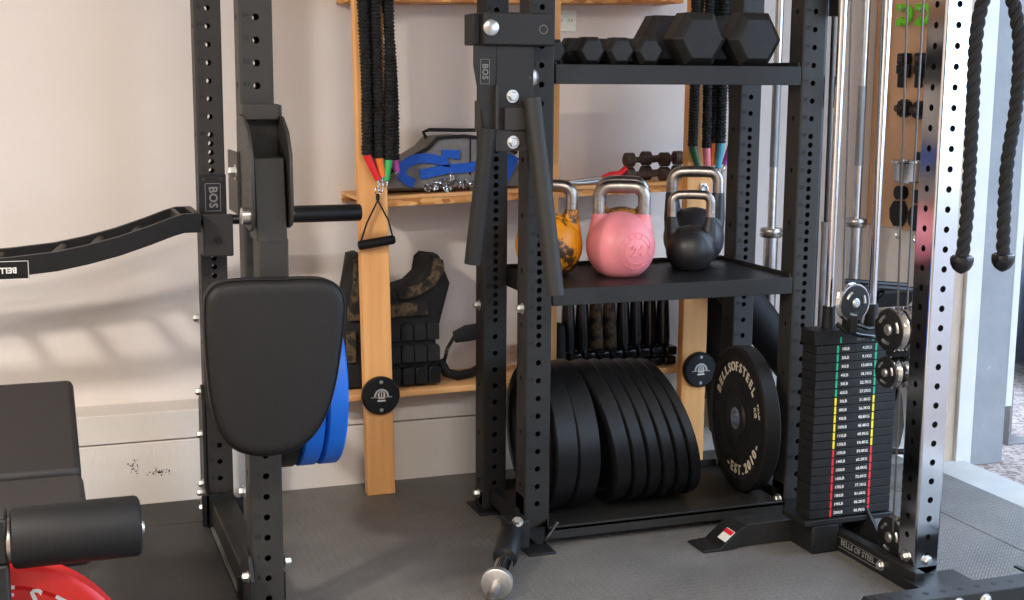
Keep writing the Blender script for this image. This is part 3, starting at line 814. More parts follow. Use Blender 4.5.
am.prism([(2.955, .965), (3.03, .965), (3.035, .70), (2.965, .70)], .471, .538, 'x')
finish('swing_arm', am, 'powder', arm, .003)
finish('pivot_pin', MB().lathe([(0, .019), (.9, .019), (1, .016)], (.451, 2.935, 1.02), (.432, 2.935, 1.02), 24), 'brushed', arm)
finish('bolt', MB().hexbolt((.444, 3.08, 1.105), (-1, 0, 0), .013, .014), 'zinc', arm)
finish('bolt', MB().hexbolt((.549, 3.02, 1.015), (1, 0, 0), .010, .010), 'zinc', arm)
mk = MB()
for k in range(8): mk.box(.4505, .4515, 2.935+.003*k, 2.939+.003*k, 1.19-.024*k, 1.196-.024*k)
finish('scale_marks', mk, 'black_mark', arm, smooth=False)
PAD = [(.346,.835),(.353,.859),(.372,.877),(.404,.883),(.453,.884),(.507,.882),(.562,.882),(.607,.878),(.635,.864),(.651,.838),(.653,.797),(.645,.73),(.632,.651),(.613,.583),(.585,.533),(.549,.501),(.511,.489),(.473,.487),(.433,.493),(.397,.512),(.372,.546),(.356,.603),(.349,.671),(.345,.759)]
def smooth_closed(pts, k=4):
    n = len(pts); out = []
    for i in range(n):
        p0, p1, p2, p3 = [V(pts[(i+j-1) % n]) for j in range(4)]
        for s_ in range(k):
            t = s_/k
            out.append(tuple(.5*((2*p1)+(-p0+p2)*t+(2*p0-5*p1+4*p2-p3)*t*t+(-p0+3*p1-3*p2+p3)*t**3)))
    return out
PS = smooth_closed(PAD); cxp, czp = .5, .69
def inset(pts, d, cx, cz):
    out = []; n = len(pts)
    for i, p in enumerate(pts):
        a = V(pts[i-2]); b2 = V(pts[(i+2) % n]); t = (b2-a).normalized(); nrm = V((-t.y, t.x))
        if (V((cx, cz))-V(p)).dot(nrm) < 0: nrm = -nrm
        out.append((p[0]+nrm.x*d, p[1]+nrm.y*d))
    return out
pm = MB(); rings = []
for y, d in ((2.953, .006), (2.948, 0), (2.925, 0), (2.920, .001), (2.916, .0028), (2.9125, .003), (2.907, .0045), (2.902, .009), (2.899, .017), (2.898, .030)):
    rings.append([pm._v((a, y, b_)) for a, b_ in inset(PS, d, cxp, czp)])
for A, B in zip(rings, rings[1:]):
    for i in range(len(A)): pm.bm.faces.new((A[i], A[(i+1) % len(A)], B[(i+1) % len(A)], B[i]))
pm.bm.faces.new(rings[0][::-1]); pm.bm.faces.new(rings[-1])
pad = finish('pad', pm, 'vinyl', arm, ang=50)
finish('piping', MB().tube([(a, 2.9145, b_) for a, b_ in inset(PS, .0005, cxp, czp)], .0022, 6, closed=True), 'vinyl', pad, ang=80)

# ------------------------------------------------------------------ bench with leg roller
bench = thing('weight_bench', 'adjustable bench with dark grey pads and foam leg roller at lower left', 'bench', (-.08, 2.7, 0))
def pad_box(x0, x1, y0, y1, th, z, tilt):
    M = Matrix.Translation((0, y0, z)) @ Matrix.Rotation(tilt, 4, 'X')
    return MB().box(x0, x1, 0, y1-y0, -th, 0, M)
finish('back_pad', pad_box(-.235, .076, 2.79, 3.15, .055, .528, math.radians(19)), 'vinyl_bench', bench, .014)
finish('seat_pad', pad_box(-.235, .078, 2.40, 2.775, .055, .512, math.radians(2)), 'vinyl_bench', bench, .014)
fm = MB(); fm.box(-.12, -.05, 2.30, 3.5, .38, .44); fm.box(-.12, -.05, 3.44, 3.5, .0, .40); fm.box(-.28, .10, 3.43, 3.5, 0, .05); fm.box(-.30, .12, 2.45, 2.51, .0, .05); fm.box(-.12, -.05, 2.45, 2.51, .0, .40)
finish('frame', fm, 'powder_dark', bench, .004)
finish('pad_support', MB().box(-.10, -.07, 2.85, 3.1, .42, .50).box(-.10, -.07, 2.45, 2.7, .42, .46), 'powder_dark', bench, .003)
rl = MB(); rl.lathe([(0, .041), (.015, .047), (.04, .0495), (.96, .0495), (.985, .047), (1, .041)], (-.052, 2.2, .592), (.148, 2.2, .592), 40)
finish('foam_roller', rl, 'black_foam', bench)
finish('end_cap', MB().lathe([(0, .022), (.3, .022), (.3, .011), (1, .009)], (.148, 2.2, .588), (.154, 2.2, .588), 24), 'zinc', bench)
finish('end_cap', MB().lathe([(0, .036), (1, .036)], (-.058, 2.2, .588), (-.052, 2.2, .588), 24), 'steel_worn', bench)
ls = MB(); ls.box(-.125, -.056, 2.165, 2.235, .56, .635); ls.box(-.125, -.056, 2.165, 2.235, .1, .56); ls.box(-.125, -.056, 2.235, 2.42, .40, .46)
finish('leg_lever', ls, 'powder_dark', bench, .005)
finish('axle', MB().cyl((-.30, 2.2, .588), (-.05, 2.2, .588), .0125), 'brushed', bench)
finish('foam_roller', MB().lathe([(0, .043), (.04, .0525), (.96, .0525), (1, .043)], (-.33, 2.2, .588), (-.14, 2.2, .588), 40), 'black_foam', bench)
finish('plate_horn', MB().cyl((-.085, 2.235, .30), (-.085, 2.42, .30), .024), 'powder_dark', bench)
Mr = Matrix.Rotation(PI/2, 4, 'Z')
rp, rd = bumper_plate((-.085, 2.30, .300), .225, .052, 'red_rubber', 'bright red bumper plate with white lettering below the foam roller', 'red bumper plate', Mr)
tx = MB(); ring_text(tx, 'BELLSOFSTEEL', (0, -.0268, 0), (1,0,0), (0,0,1), .170, .046, PI/2, .25, .02)
ring_text(tx, 'EST.2010', (0, -.0268, 0), (1,0,0), (0,0,1), .150, .042, -PI/2, .25, .02, True)
w = finish('lettering', tx, 'white_mark', rd, smooth=False); w.location = (0,0,0)

# ------------------------------------------------------------------ storage rack
sr = thing('storage_rack', 'dark grey storage rack with two steel trays and a plate base', 'storage rack', (1.73, 3.6, 0))
upright('upright', sr, 1.311, 3.42, .065, 2.3, 1.5054, mat='powder_mid', nz=1.2514)
upright('upright', sr, 2.151, 3.421, .065, 2.3, 1.5132, mat='powder', nz=1.259)
upright('upright', sr, 1.308, 3.78, .02, 2.3, 1.5132, mat='powder_mid', nz=1.259)
upright('upright', sr, 2.155, 3.781, .02, 2.3, 1.5190, mat='powder', nz=1.265)
def tray(z1, h, label):
    zb = z1-h; mb = MB()
    mb.box(1.352, 2.110, 3.42, 3.428, zb, z1)            # front lip
    mb.box(1.352, 2.110, 3.85, 3.856, zb, z1+.012)
    mb.box(1.352, 1.358, 3.428, 3.85, zb, z1+.006); mb.box(2.104, 2.110, 3.428, 3.85, zb, z1+.012)
    mb.box(1.358, 2.104, 3.428, 3.85, z1-.012, z1-.002)
    o = finish('tray', mb, 'powder_mid', sr, .0015)
    finish('tray_liner', MB().box(1.36, 2.102, 3.430, 3.848, z1-.002, z1), 'black_plastic', o)
    return o
tray(1.357, .053, ''); tray(.745, .048, '')
bs = MB(); bs.box(1.349, 2.113, 3.425, 3.86, .046, .056); bs.box(1.349, 2.113, 3.425, 3.431, .022, .060); bs.box(1.349, 2.113, 3.85, 3.856, .02, .075)
finish('plate_tray', bs, 'powder_mid', sr, .0015)
finish('base_side', MB().box(1.29, 1.33, 3.496, 3.78, .03, .075), 'powder_dark', sr, .002)
finish('base_side', MB().box(2.13, 2.17, 3.497, 3.781, .03, .075), 'powder_dark', sr, .002)
fb = MB(); fb.prism([(1.325, .0), (1.338, 0), (1.345, .03), (1.345, .075), (1.285, .075), (1.285, .04)], 3.44, 3.49); fb.box(1.268, 1.350, 3.365, 3.50, 0, .007)
finish('foot_plate', fb, 'powder_dark', sr, .002)
finish('foot_plate', MB().box(1.250, 1.352, 3.745, 3.88, 0, .008).box(1.27, 1.346, 3.781, 3.856, .008, .022), 'powder_dark', sr, .002)
finish('foot_plate', MB().box(2.10, 2.20, 3.40, 3.52, 0, .007).box(2.12, 2.185, 3.43, 3.49, .007, .066), 'powder_dark', sr, .002)
finish('foot_plate', MB().box(2.10, 2.20, 3.76, 3.88, 0, .008).box(2.117, 2.193, 3.781, 3.857, .008, .022), 'powder_dark', sr, .002)
for c, d in (((1.270, 3.82, .05), (-1,0,0)), ((1.240, 3.78, .64), (-1,0,0)), ((2.113, 3.45, .06), (-1,0,0)), ((2.185, 3.421, .315), (0,-1,0)), ((2.185, 3.421, .20), (0,-1,0)), ((1.273, 3.45, .69), (-1,0,0))):
    if c[0] == 1.240: c = (1.270, 3.82, .64)
    finish('bolt', MB().hexbolt(c, d, .0115, .014), 'zinc', sr)
pn = MB(); pn.tube([(1.335, 3.41, .03), (1.352, 3.40, .062), (1.366, 3.395, .085)], [.004, .004, .005], 8)
finish('locking_pin', pn, 'chrome', sr)

# bumper plates standing in the base tray
g = 'black bumper plates standing in the rack base'
spec = [(1.386, .072, 2), (1.462, .072, 4), (1.590, .056, 12), (1.646, .046, 13), (1.696, .043, 14), (1.744, .042, 15), (1.791, .040, 16), (1.835, .036, 17)]
names = ['thick black bumper plate at the left end of the row in the base', 'thick black bumper plate second from the left in the base row', 'leaning black bumper plate just right of the gap in the base row', 'fourth black bumper plate from the left in the leaning base row', 'fifth black bumper plate from the left in the leaning base row', 'sixth black bumper plate from the left in the leaning base row', 'black bumper plate second from the right end of the base row', 'thin black bumper plate at the right end of the leaning base row']
R = .218
for i, (x, t_, tilt) in enumerate(spec):
    a = math.radians(tilt)
    z = .0565 + R*math.cos(a) + t_/2*math.sin(a)
    xc = x - R*math.sin(a) + .02
    Mt = Matrix.Rotation(-a, 4, 'Y')
    bumper_plate((xc, 3.625, z), R, t_, 'rubber', names[i], g, Mt)
# lettered plate leaning by itself
Mz = Matrix.Rotation(math.radians(-6.5), 4, 'Z')
lp, ld = bumper_plate((2.060, 3.590, .283), .2255, .055, 'rubber_text', 'black bumper plate with cream lettering standing alone at right of base', 'lettered bumper plate', Mz)
tx = MB(); tx.M = Mz
cf = V((-.0283, 0, 0)); X, Y = V((0,-1,0)), V((0,0,1))
ring_text(tx, 'BELLSOFSTEEL', cf + V((.0055,0,0)), X, Y, .160, .041, math.radians(100), .182, .02)
ring_text(tx, '-EST.2010-', cf + V((.0055,0,0)), X, Y, .162, .043, math.radians(-64), .175, .02, True)
w = finish('lettering', tx, 'cream_mark', ld, smooth=False); w.location = (0,0,0)
tx = MB(); tx.M = Mz
def rad_txt(s, ang, r, size, up=None):
    a = math.radians(ang); p = cf + V((.0055,0,0)) + X*math.cos(a)*r + Y*math.sin(a)*r
    d = X*math.cos(a) + Y*math.sin(a); tt = -X*math.sin(a)+Y*math.cos(a)
    text(tx, s, p, -tt if math.cos(a) > 0 else tt, d if math.cos(a) > 0 else -d, size, .01)
rad_txt('35LB', 20, .175, .024); rad_txt('KG', 20, .145, .024)
w = finish('weight_marks', tx, 'cream_mark', ld, smooth=False); w.location = (0,0,0)
tx = MB(); tx.M = Mz
rad_txt('35LB', 200, .165, .026)
rg_ = [cf + V((.0062,0,0)) + X*math.cos(a)*.10 + Y*math.sin(a)*.10 for a in [2*PI*i/40 for i in range(40)]]
tx.tube(rg_, .0012, 4, closed=True)
w = finish('raised_marks', tx, 'rubber', ld, smooth=False); w.location = (0,0,0)

# ------------------------------------------------------------------ kettlebells
def kettlebell(loc, H, R, W, paint, steel, label, rz=0, hf=.68):
    """W = half width of handle centre line"""
    t = thing('kettlebell', label, 'kettlebell', loc, 'kettlebells on the middle tray')
    zc = R*.85; mb = MB()
    prof = []
    n = 26
    zt = 2*zc
    for i in range(n+1):
        a = -PI/2 + PI*i/n
        z = zc + R*math.sin(a); r = R*math.cos(a)
        if z < .004: continue
        prof.append((z, r))
    rb_ = R*.53; prof = [(0, rb_*.96), (.002, rb_*1.01)] + [p for p in prof if p[0] > .005]
    L = prof[-1][0]; prof = [(z/L, max(r, .001)) for z, r in prof]
    mb.lathe(prof, (0,0,0), (0,0,L), 40)
    hz = H*hf                     # where paint ends
    tr = .0175*R/.1+.001
    for s_ in (-1, 1):
        mb.tube([(s_*(R*.56), 0, zc+R*.22), (s_*(W*.93), 0, zc+R*.68), (s_*W, 0, max(hz-.008, zc+R*.80)), (s_*W, 0, max(hz, zc+R*.80+.006))], [R*.42, R*.30, tr*1.14, tr*1.05], 18)
    body = finish('body', mb, paint, t, ang=80); body.location = (0,0,0)
    rm = body.modifiers.new('remesh', 'REMESH'); rm.mode = 'VOXEL'; rm.voxel_size = .0035; rm.use_smooth_shade = True
    sm = body.modifiers.new('smooth', 'SMOOTH'); sm.iterations = 9; sm.factor = .5
    cr = .032*R/.1; top = H - tr
    pts = [(-W, 0, hz-.012), (-W, 0, top-cr)]
    for k in range(1, 8):
        a = PI - (PI/2)*k/8; pts.append((-W+cr+cr*math.cos(a), 0, top-cr+cr*math.sin(a)))
    pts.append((-W+cr, 0, top)); pts.append((0, 0, top+.001)); pts.append((W-cr, 0, top))
    for k in range(1, 8):
        a = PI/2 - (PI/2)*k/8; pts.append((W-cr+cr*math.cos(a), 0, top-cr+cr*math.sin(a)))
    pts += [(W, 0, top-cr), (W, 0, hz-.012)]
    h = finish('handle', MB().tube(pts, tr, 18), steel, t, ang=80); h.location = (0,0,0)
    t.rotation_euler.z = rz
    return t, body, R, zc
zT = .7455
yaw = -math.radians(24)
kt, kb_, R_, zc_ = kettlebell((1.639, 3.61, zT), .281, .1025, .066, 'pink_paint', 'steel_worn', 'pink kettlebell with bare steel handle standing in the middle of tray', yaw, .66)
em = MB()    # embossed ring emblem on the right of the pink bell
def on_sphere(az, el, r=R_): return V((r*math.sin(az)*math.cos(el), -r*math.cos(az)*math.cos(el), zc_+r*math.sin(el)))
for rad_, wid in ((.54, .0016), (.37, .0013)):
    pts = [on_sphere(.50+rad_*math.cos(a), -.05+rad_*math.sin(a), R_*1.0) for a in [2*PI*i/40 for i in range(40)]]
    em.tube(pts, wid, 6, closed=True)
for k, ch_ in enumerate('BELLS OF STEEL'):
    if ch_ == ' ': continue
    a = PI*.95 - k*.145*PI
    p = on_sphere(.50+.455*math.cos(a), -.05+.455*math.sin(a), R_*1.0)
    nrm = (p - V((0,0,zc_))).normalized(); rd_ = (p - on_sphere(.50, -.05)); rd_ = (rd_ - nrm*rd_.dot(nrm)).normalized()
    text(em, ch_, p, rd_.cross(nrm), rd_, .015, .03, .12)
p = on_sphere(.50, -.05, R_*1.0); nrm = (p - V((0,0,zc_))).normalized(); up = V((0,0,1)); up = (up-nrm*up.dot(nrm)).normalized()
text(em, '24', p, up.cross(nrm), up, .040, .03, .06)
e_ = finish('embossed_emblem', em, 'pink_paint', kb_); e_.location = (0,0,0)
kettlebell((1.447, 3.70, zT), .280, .1, .066, 'orange_paint', 'steel_worn', 'worn orange kettlebell with chipped paint beside the rack left post', yaw, .70)
kettlebell((1.725, 3.795, zT), .280, .1, .066, 'orange_paint', 'steel_worn', 'orange kettlebell mostly hidden behind the pink one', yaw)
kettlebell((1.889, 3.65, zT), .243, .0745, .058, 'black_kb', 'steel_worn', 'smaller black kettlebell at the front right of the tray', yaw)
kettlebell((1.970, 3.785, zT), .306, .096, .072, 'blackblue_kb', 'steel_worn', 'larger black kettlebell behind the small black one', yaw, .74)

# ------------------------------------------------------------------ hex dumbbells
def hex_db(x, yf, hgt, L, label):
    t = thing('hex_dumbbell', label, 'dumbbell', (x, yf, 1.3575), 'black hex dumbbells on the top tray')
    r = hgt/2/math.cos(PI/6); hl = L*.34; c = hgt/2; ch_ = r*.16
    for y0, y1 in ((0, hl), (L-hl, L)):
        mb = MB()
        mb.lathe([(0, r*.72), (.18, r*.97), (.22, r), (.78, r), (.82, r*.97), (1, r*.72)], (0, y0, c), (0, y1, c), 6, rot=0)
        o = finish('head', mb, 'rubber_hex', t, .002, ang=20); o.location = (0,0,0)
        if abs(min(v_.co.z for v_ in o.data.vertices)) > .002:   # corner down: rotate to a flat side
            o.data.transform(Matrix.Translation((0,0,c)) @ Matrix.Rotation(PI/6, 4, 'Y') @ Matrix.Translation((0,0,-c)))
    o = finish('handle', MB().lathe([(0, .012), (.3, .0145), (.5, .016), (.7, .0145), (1, .012)], (0, hl-.004, c), (0, L-hl+.004, c), 16), 'chrome', t); o.location = (0,0,0)
    return t
hex_db(1.362, 3.455, .066, .15, 'smallest black hex dumbbell at the left end of the tray')
hex_db(1.468, 3.445, .074, .17, 'small black hex dumbbell second from the left on top tray')
hex_db(1.556, 3.445, .074, .19, 'small black hex dumbbell third from the left on top tray')
hex_db(1.643, 3.445, .076, .20, 'black hex dumbbell fourth from the left, beside the big ones')
hex_db(1.803, 3.445, .147, .31, 'large black hex dumbbell, left one of the big pair')
hex_db(1.980, 3.445, .150, .31, 'large black hex dumbbell at the right end of the tray')

# ------------------------------------------------------------------ dip attachment on the storage rack
dp = thing('dip_handle_attachment', 'dark steel dip attachment with two hanging tubes on storage rack left post', 'rack attachment', (1.2, 3.37, 1.2))
a_ = MB(); a_.box(1.118, 1.316, 3.335, 3.419, 1.402, 1.486)
finish('cross_tube', a_, 'powder_mid', dp, .005)
finish('end_cap', MB().box(1.096, 1.117, 3.36, 3.43, 1.402, 1.482), 'powder_dark', dp, .003)
finish('big_bolt', MB().lathe([(0, .021), (.8, .021), (1, .018)], (1.136, 3.335, 1.446), (1.136, 3.325, 1.446), 28), 'brushed', dp)
finish('ring_mark', MB().tube([(1.282+.011*math.cos(a), 3.3345, 1.444+.011*math.sin(a)) for a in [2*PI*i/20 for i in range(20)]], .001, 4, closed=True), 'dim_mark', dp)
gs = MB(); gs.prism([(1.098, 1.401), (1.160, 1.401), (1.150, 1.13), (1.138, 1.125), (1.118, 1.24), (1.098, 1.35)], 3.352, 3.360)
finish('gusset', gs, 'powder_mid', dp, .001)
finish('back_plate', MB().box(1.160, 1.252, 3.352, 3.362, 1.155, 1.401).box(1.252, 1.262, 3.352, 3.419, 1.17, 1.401), 'powder_mid', dp, .001)
finish('channel', MB().box(1.152, 1.160, 3.335, 3.40, 1.13, 1.30).box(1.178, 1.24, 3.335, 3.352, 1.185, 1.243).box(1.16, 1.25, 3.345, 3.352, 1.130, 1.185), 'powder_brown', dp, .001)
for z in (1.272, 1.153):
    y = 3.352 if z > 1.2 else 3.345
    finish('bolt', MB().hexbolt((1.204, y, z), (0,-1,0), .0125, .008), 'zinc', dp)
finish('locking_knob', MB().lathe([(0, .010), (.4, .022), (.7, .022), (1, .014)], (1.262, 3.375, 1.32), (1.272, 3.36, 1.32), 16), 'steel_worn', dp)
lg = MB(); c0 = V((1.128, 3.3515, 1.335)); X, Y = V((0,0,-1)), V((1,0,0))
text(lg, 'BOS', c0, X, Y, .022, .02)
for a0, a1, b0, b1 in ((-.032, .032, -.0125, -.0115), (-.032, .032, .0115, .0125), (-.032, -.031, -.0125, .0125), (.031, .032, -.0125, .0125)):
    lg.box(a0, a1, b0, b1, -.0004, .0006, frame(c0, X, Y, 1))
finish('logo', lg, 'dim_mark', dp, smooth=False)
def hollow_tube(p0, p1, r):
    return MB().lathe([(0, r*.8), (0, r), (1, r), (1, r*.8), (.97, r*.8)], p0, p1, 32)
finish('handle_tube', hollow_tube((1.250, 3.33, 1.266), (1.289, 3.245, .757), .0245), 'powder', dp)
finish('handle_tube', hollow_tube((1.134, 3.34, 1.19), (1.098, 3.36, .833), .0225), 'powder_mid', dp)
finish('tube_bracket', MB().box(1.115, 1.152, 3.36, 3.40, 1.18, 1.26), 'powder_brown', dp, .002)
finish('tube_bracket', MB().box(1.235, 1.265, 3.362, 3.41, 1.18, 1.25), 'powder_brown', dp, .002)

# landmine + barbell
lm = thing('landmine_holder', 'black landmine tube at the foot of the storage rack left post', 'landmine', (1.2, 3.3, 0))
finish('receiver_tube', MB().lathe([(0, .034), (.96, .034), (1, .031)], (1.212, 3.355, .078), (1.150, 3.235, .056), 28), 'black_plastic', lm)
finish('pivot_block', MB().box(1.20, 1.262, 3.345, 3.41, .035, .115), 'powder_dark', lm, .003)
finish('bolt', MB().hexbolt((1.225, 3.345, .113), (-.3, -.6, .8), .012, .012), 'zinc', lm)
bb = thing('barbell', 'chrome barbell on the floor, its collar end set in the landmine', 'barbell', (1.1, 3.1, .04))
P0, P1 = V((1.150, 3.235, .050)), V((1.090, 3.120, .0425)); dd = (P1-P0).normalized()
finish('sleeve', MB().lathe([(0, .0245), (1, .0245)], P0 - dd*.02, P1, 28), 'chrome', bb)
finish('collar', MB().lathe([(0, .037), (.1, .041), (.9, .041), (1, .037)], P1, P1+dd*.022, 32), 'zinc', bb)
finish('shaft', MB().cyl(P1+dd*.022, P1+dd*1.33+V((0,0,.075)), .014), 'steel_worn', bb)
finish('collar', MB().cyl(P1+dd*1.33+V((0,0,.075)), P1+dd*1.352+V((0,0,.076)), .041), 'brushed', bb)
finish('sleeve', MB().cyl(P1+dd*1.352+V((0,0,.076)), P1+dd*1.77+V((0,0,.10)), .0245), 'brushed', bb)

# ------------------------------------------------------------------ vertical barbells at back right
def vbar(x, y, zc_, label, top=1.95):
    t = thing('barbell', label, 'barbell', (x, y, 0), 'barbells stored upright at the back wall')
    finish('sleeve', MB().lathe([(0, .022), (.02, .025), (1, .025)], (x, y, .012), (x, y, zc_), 24), 'brushed', t)
    finish('collar', MB().lathe([(0, .036), (.2, .040), (.4, .040), (.45, .03), (.55, .03), (.6, .040), (.8, .040), (1, .036)], (x, y, zc_), (x, y, zc_+.032), 28), 'steel_worn', t)
    finish('shaft', MB().cyl((x, y, zc_+.032), (x, y, top), .0145, n=18), 'brushed', t)
    finish('knurled_grip', MB().cyl((x, y, 1.02), (x, y, 1.30), .0152, n=18), 'knurled', t)
    f = MB(); f.lathe([(0, .05), (.1, .05), (.1, .032), (1, .032)], (x, y, 0), (x, y, .10), 24)
    h = finish('floor_cup', f, 'black_plastic'); tag(h, label.replace('barbell', 'floor cup holding the barbell', 1) if False else ('black floor cup under the ' + ('left' if x < 2.6 else 'right') + ' upright barbell'), 'barbell holder')
vbar(2.447, 4.12, .775, 'upright chrome barbell seen between the storage rack right posts')
vbar(2.793, 4.12, .80, 'upright chrome barbell near the room corner behind the cables')
t = thing('steel_tube', 'slim upright steel bar with pale sleeve just right of storage rack', 'bar', (2.38, 3.72, 0))
finish('sleeve', MB().lathe([(0, .0125), (.96, .0125), (1, .015)], (2.410, 3.72, .01), (2.408, 3.72, .87), 20), 'galvanised', t)
finish('rod', MB().cyl((2.408, 3.72, .87), (2.40, 3.72, 2.0), .007), 'black_gloss', t)
# rolled mat leaning diagonally behind the rack
rm_ = MB()
for k in range(3):
    pass
A, B = V((2.20, 4.00, .67)), V((2.66, 3.93, .095))
prof = [(0, .050), (.004, .062), (.02, .068), (.98, .068), (.996, .062), (1, .05)]
rm_.lathe(prof, A, B, 28)
sp_ = []
o = finish('rolled_mat', rm_, 'black_foam'); tag(o, 'thick black rolled exercise mat leaning diagonally behind the storage rack', 'rolled mat')
A, B = V((2.255, 4.15, .66)), V((2.295, 4.10, .09))
o = finish('rolled_mat', MB().lathe(prof, A, B, 28), 'black_foam'); tag(o, 'black rolled mat standing beside the right stud behind the rack', 'rolled mat')

# ------------------------------------------------------------------ cable tower
tw = thing('cable_tower', 'cable tower with chrome upright, guide rods and black weight stack', 'cable machine', (2.15, 3.05, 0))
upright('chrome_upright', tw, 2.185, 2.826, .034, 2.3, 1.5071, dense=False, mat='chrome', numbers=None, hr=.0085)
bb_ = MB(); bb_.box(2.147, 2.223, 2.66, 3.36, .0, .034); 
finish('base_beam', bb_, 'powder_dark', tw, .003)
finish('side_rail', MB().box(2.118, 2.147, 2.78, 3.20, .0, .060), 'powder_dark', tw, .003)
finish('hole_shade_core', MB().box(2.160, 2.210, 2.838, 2.890, .04, 2.29), 'black_mark', tw)  # black core added inside the chrome post so its holes look shaded
lw = MB(); text(lw, 'BELLS OF STEEL', (2.1175, 3.04, .030), (0,-1,0), (0,0,1), .0235, .01)
for a0, a1, b0, b1 in ((-.11, .11, -.015, -.014), (-.11, .11, .014, .015), (-.11, -.109, -.015, .015), (.109, .11, -.015, .015)):
    lw.box(a0, a1, b0, b1, -.0004, .0006, frame((2.1175, 3.04, .029), (0,-1,0), (0,0,1), 1))
finish('beam_lettering', lw, 'dim_mark', tw, smooth=False)
# front stabiliser with holes on top
def drilled_beam(x0, x1, y0, y1, z0, z1, xs, yc, rz, front=True):
    mb = MB(); mb.box(x0, x1, y0, y1, z0, z1)
    return mb
fs = finish('front_stabiliser', MB().box(1.89, 3.0, 2.585, 2.661, .0, .076).prism([(1.845, .0), (1.8901, .0), (1.8901, .076), (1.875, .076)], 2.585, 2.661), 'powder_mid', tw, .003)
hm = MB()
for k in range(20):
    x = 1.93 + k*.0508
    hm.cyl((x, 2.623, .0762), (x, 2.623, .0766), .008, n=16)
    hm.cyl((x+.02, 2.5848, .038), (x+.02, 2.5844, .038), .008, n=16)
finish('drilled_holes', hm, 'black_mark', fs)
for x in (2.10, 2.18): finish('bolt', MB().hexbolt((x, 2.585, .055), (0,-1,0), .012, .01), 'zinc', tw)
finish('joint_plate', MB().box(2.10, 2.27, 2.66, 2.826, .0335, .038), 'powder_dark', tw, .001)
finish('rubber_strip', MB().box(2.36, 2.375, 2.60, 2.70, .076, .082), 'black_plastic', tw, .001)
for c, d in (((2.147, 2.865, .075), (-1,0,0)), ((2.185, 2.826, .072), (0,-1,0)), ((2.118, 2.93, .03), (-1,0,0))):
    finish('bolt', MB().hexbolt(c, d, .0115, .009), 'zinc', tw)
# side foot beam
ff = MB(); ff.prism([(1.862, .0), (2.05, .0), (2.05, .066), (1.882, .066)], 3.25, 3.326)
fo = finish('side_stabiliser', ff, 'powder_mid', tw, .003)
ff = MB(); ff.prism([(1.745, .0), (1.82, .0), (1.865, .01), (1.884, .067), (1.862, .062), (1.80, .010), (1.745, .007)], 3.235, 3.335)
fo2 = finish('foot_pad', ff, 'powder_dark', tw, .002)
hm = MB()
for x in (1.91, 1.96, 2.01):
    hm.cyl((x, 3.288, .0662), (x, 3.288, .0666), .008, n=16); hm.cyl((x, 3.2498, .033), (x, 3.2494, .033), .008, n=16)
finish('drilled_holes', hm, 'black_mark', fo)
Ms = frame((1.823, 3.2, .048), (0,-1,0), (.66, 0, .75), 1)
M_l = frame((1.8295, 3.262, .0375), V((0,-1,0)), V((.062, 0, .052)).normalized(), 1)
finish('warning_label', MB().box(-.022, .022, -.020, .020, -.001, .0012, M_l), 'white_mark', fo2, smooth=False)
finish('warning_band', MB().box(-.022, .022, .004, .018, .0012, .0020, M_l), 'red_mark', fo2, smooth=False)
finish('corner_block', MB().box(2.03, 2.117, 3.13, 3.25, .0, .085), 'powder_dark', tw, .006)
finish('stack_base', MB().box(2.0, 2.29, 3.125, 3.25, .085, .100), 'powder_dark', tw, .002)
# weight stack
N = 20; z0 = .102; ph = (.598-.102)/N
X0, X1, Y0, Y1 = 2.020, 2.284, 3.135, 3.208
def wlabel(i, z, parent):
    lb_ = (20-i)*0+ (i+1)*10
    kg = lb_*.45359
    mk_ = MB(); c = 'green_mark' if i < 6 else ('yellow_mark' if i < 12 else 'red_mark')
    yy = Y0-.0006; zc = z+ph/2
    for x in (2.084, 2.208):
        finish('colour_mark', MB().box(x, x+.006, yy-.0004, yy+.001, zc-.0105, zc+.0105), c, parent, smooth=False)
    for tx_, x in (('%dLB' % lb_, 2.112), ('%.1fKG' % kg, 2.182)):
        finish('weight_number', text(MB(), tx_, (x, yy, zc), (1,0,0), (0,0,1), .0118, .01), 'white_mark', parent, smooth=False)
    finish('pin_hole', MB().cyl((2.148, yy, zc), (2.148, yy+.001, zc), .0052, n=12), 'black_mark', parent)
for i in range(N):
    zt = .598 - i*ph; zb_ = zt-ph
    p = finish('stack_plate', MB().box(X0, X1, Y0, Y1, zb_+.0012, zt-.0004), 'powder_dark', tw, .0012)
    wlabel(i, zb_, p)
hp = finish('lift_plate', MB().box(X0-.008, X1-.03, Y0, Y1, .599, .640), 'black_plastic', tw, .002)
mk_ = MB(); mk_.box(2.093, 2.098, Y0-.001, Y0, .603, .62); mk_.box(2.197, 2.202, Y0-.001, Y0, .603, .62)
finish('colour_mark', mk_, 'green_mark', hp, smooth=False)
tm = MB(); text(tm, 'LIFT', (2.16, Y0-.0005, .612), (1,0,0), (0,0,1), .013, .01); finish('weight_number', tm, 'dim_mark', hp, smooth=False)
for x in (2.0815, 2.222):
    finish('guide_rod', MB().cyl((x, 3.18, .09), (x, 3.18, 2.2), .0115, n=24), 'chrome', tw)
    finish('rod_bushing', MB().lathe([(0, .019), (1, .017)], (x, 3.18, .64), (x, 3.18, .70), 20), 'black_plastic', tw)
    finish('rod_foot', MB().lathe([(0, .016), (1, .013)], (x, 3.18, .10), (x, 3.18, .12), 20), 'black_plastic', tw)
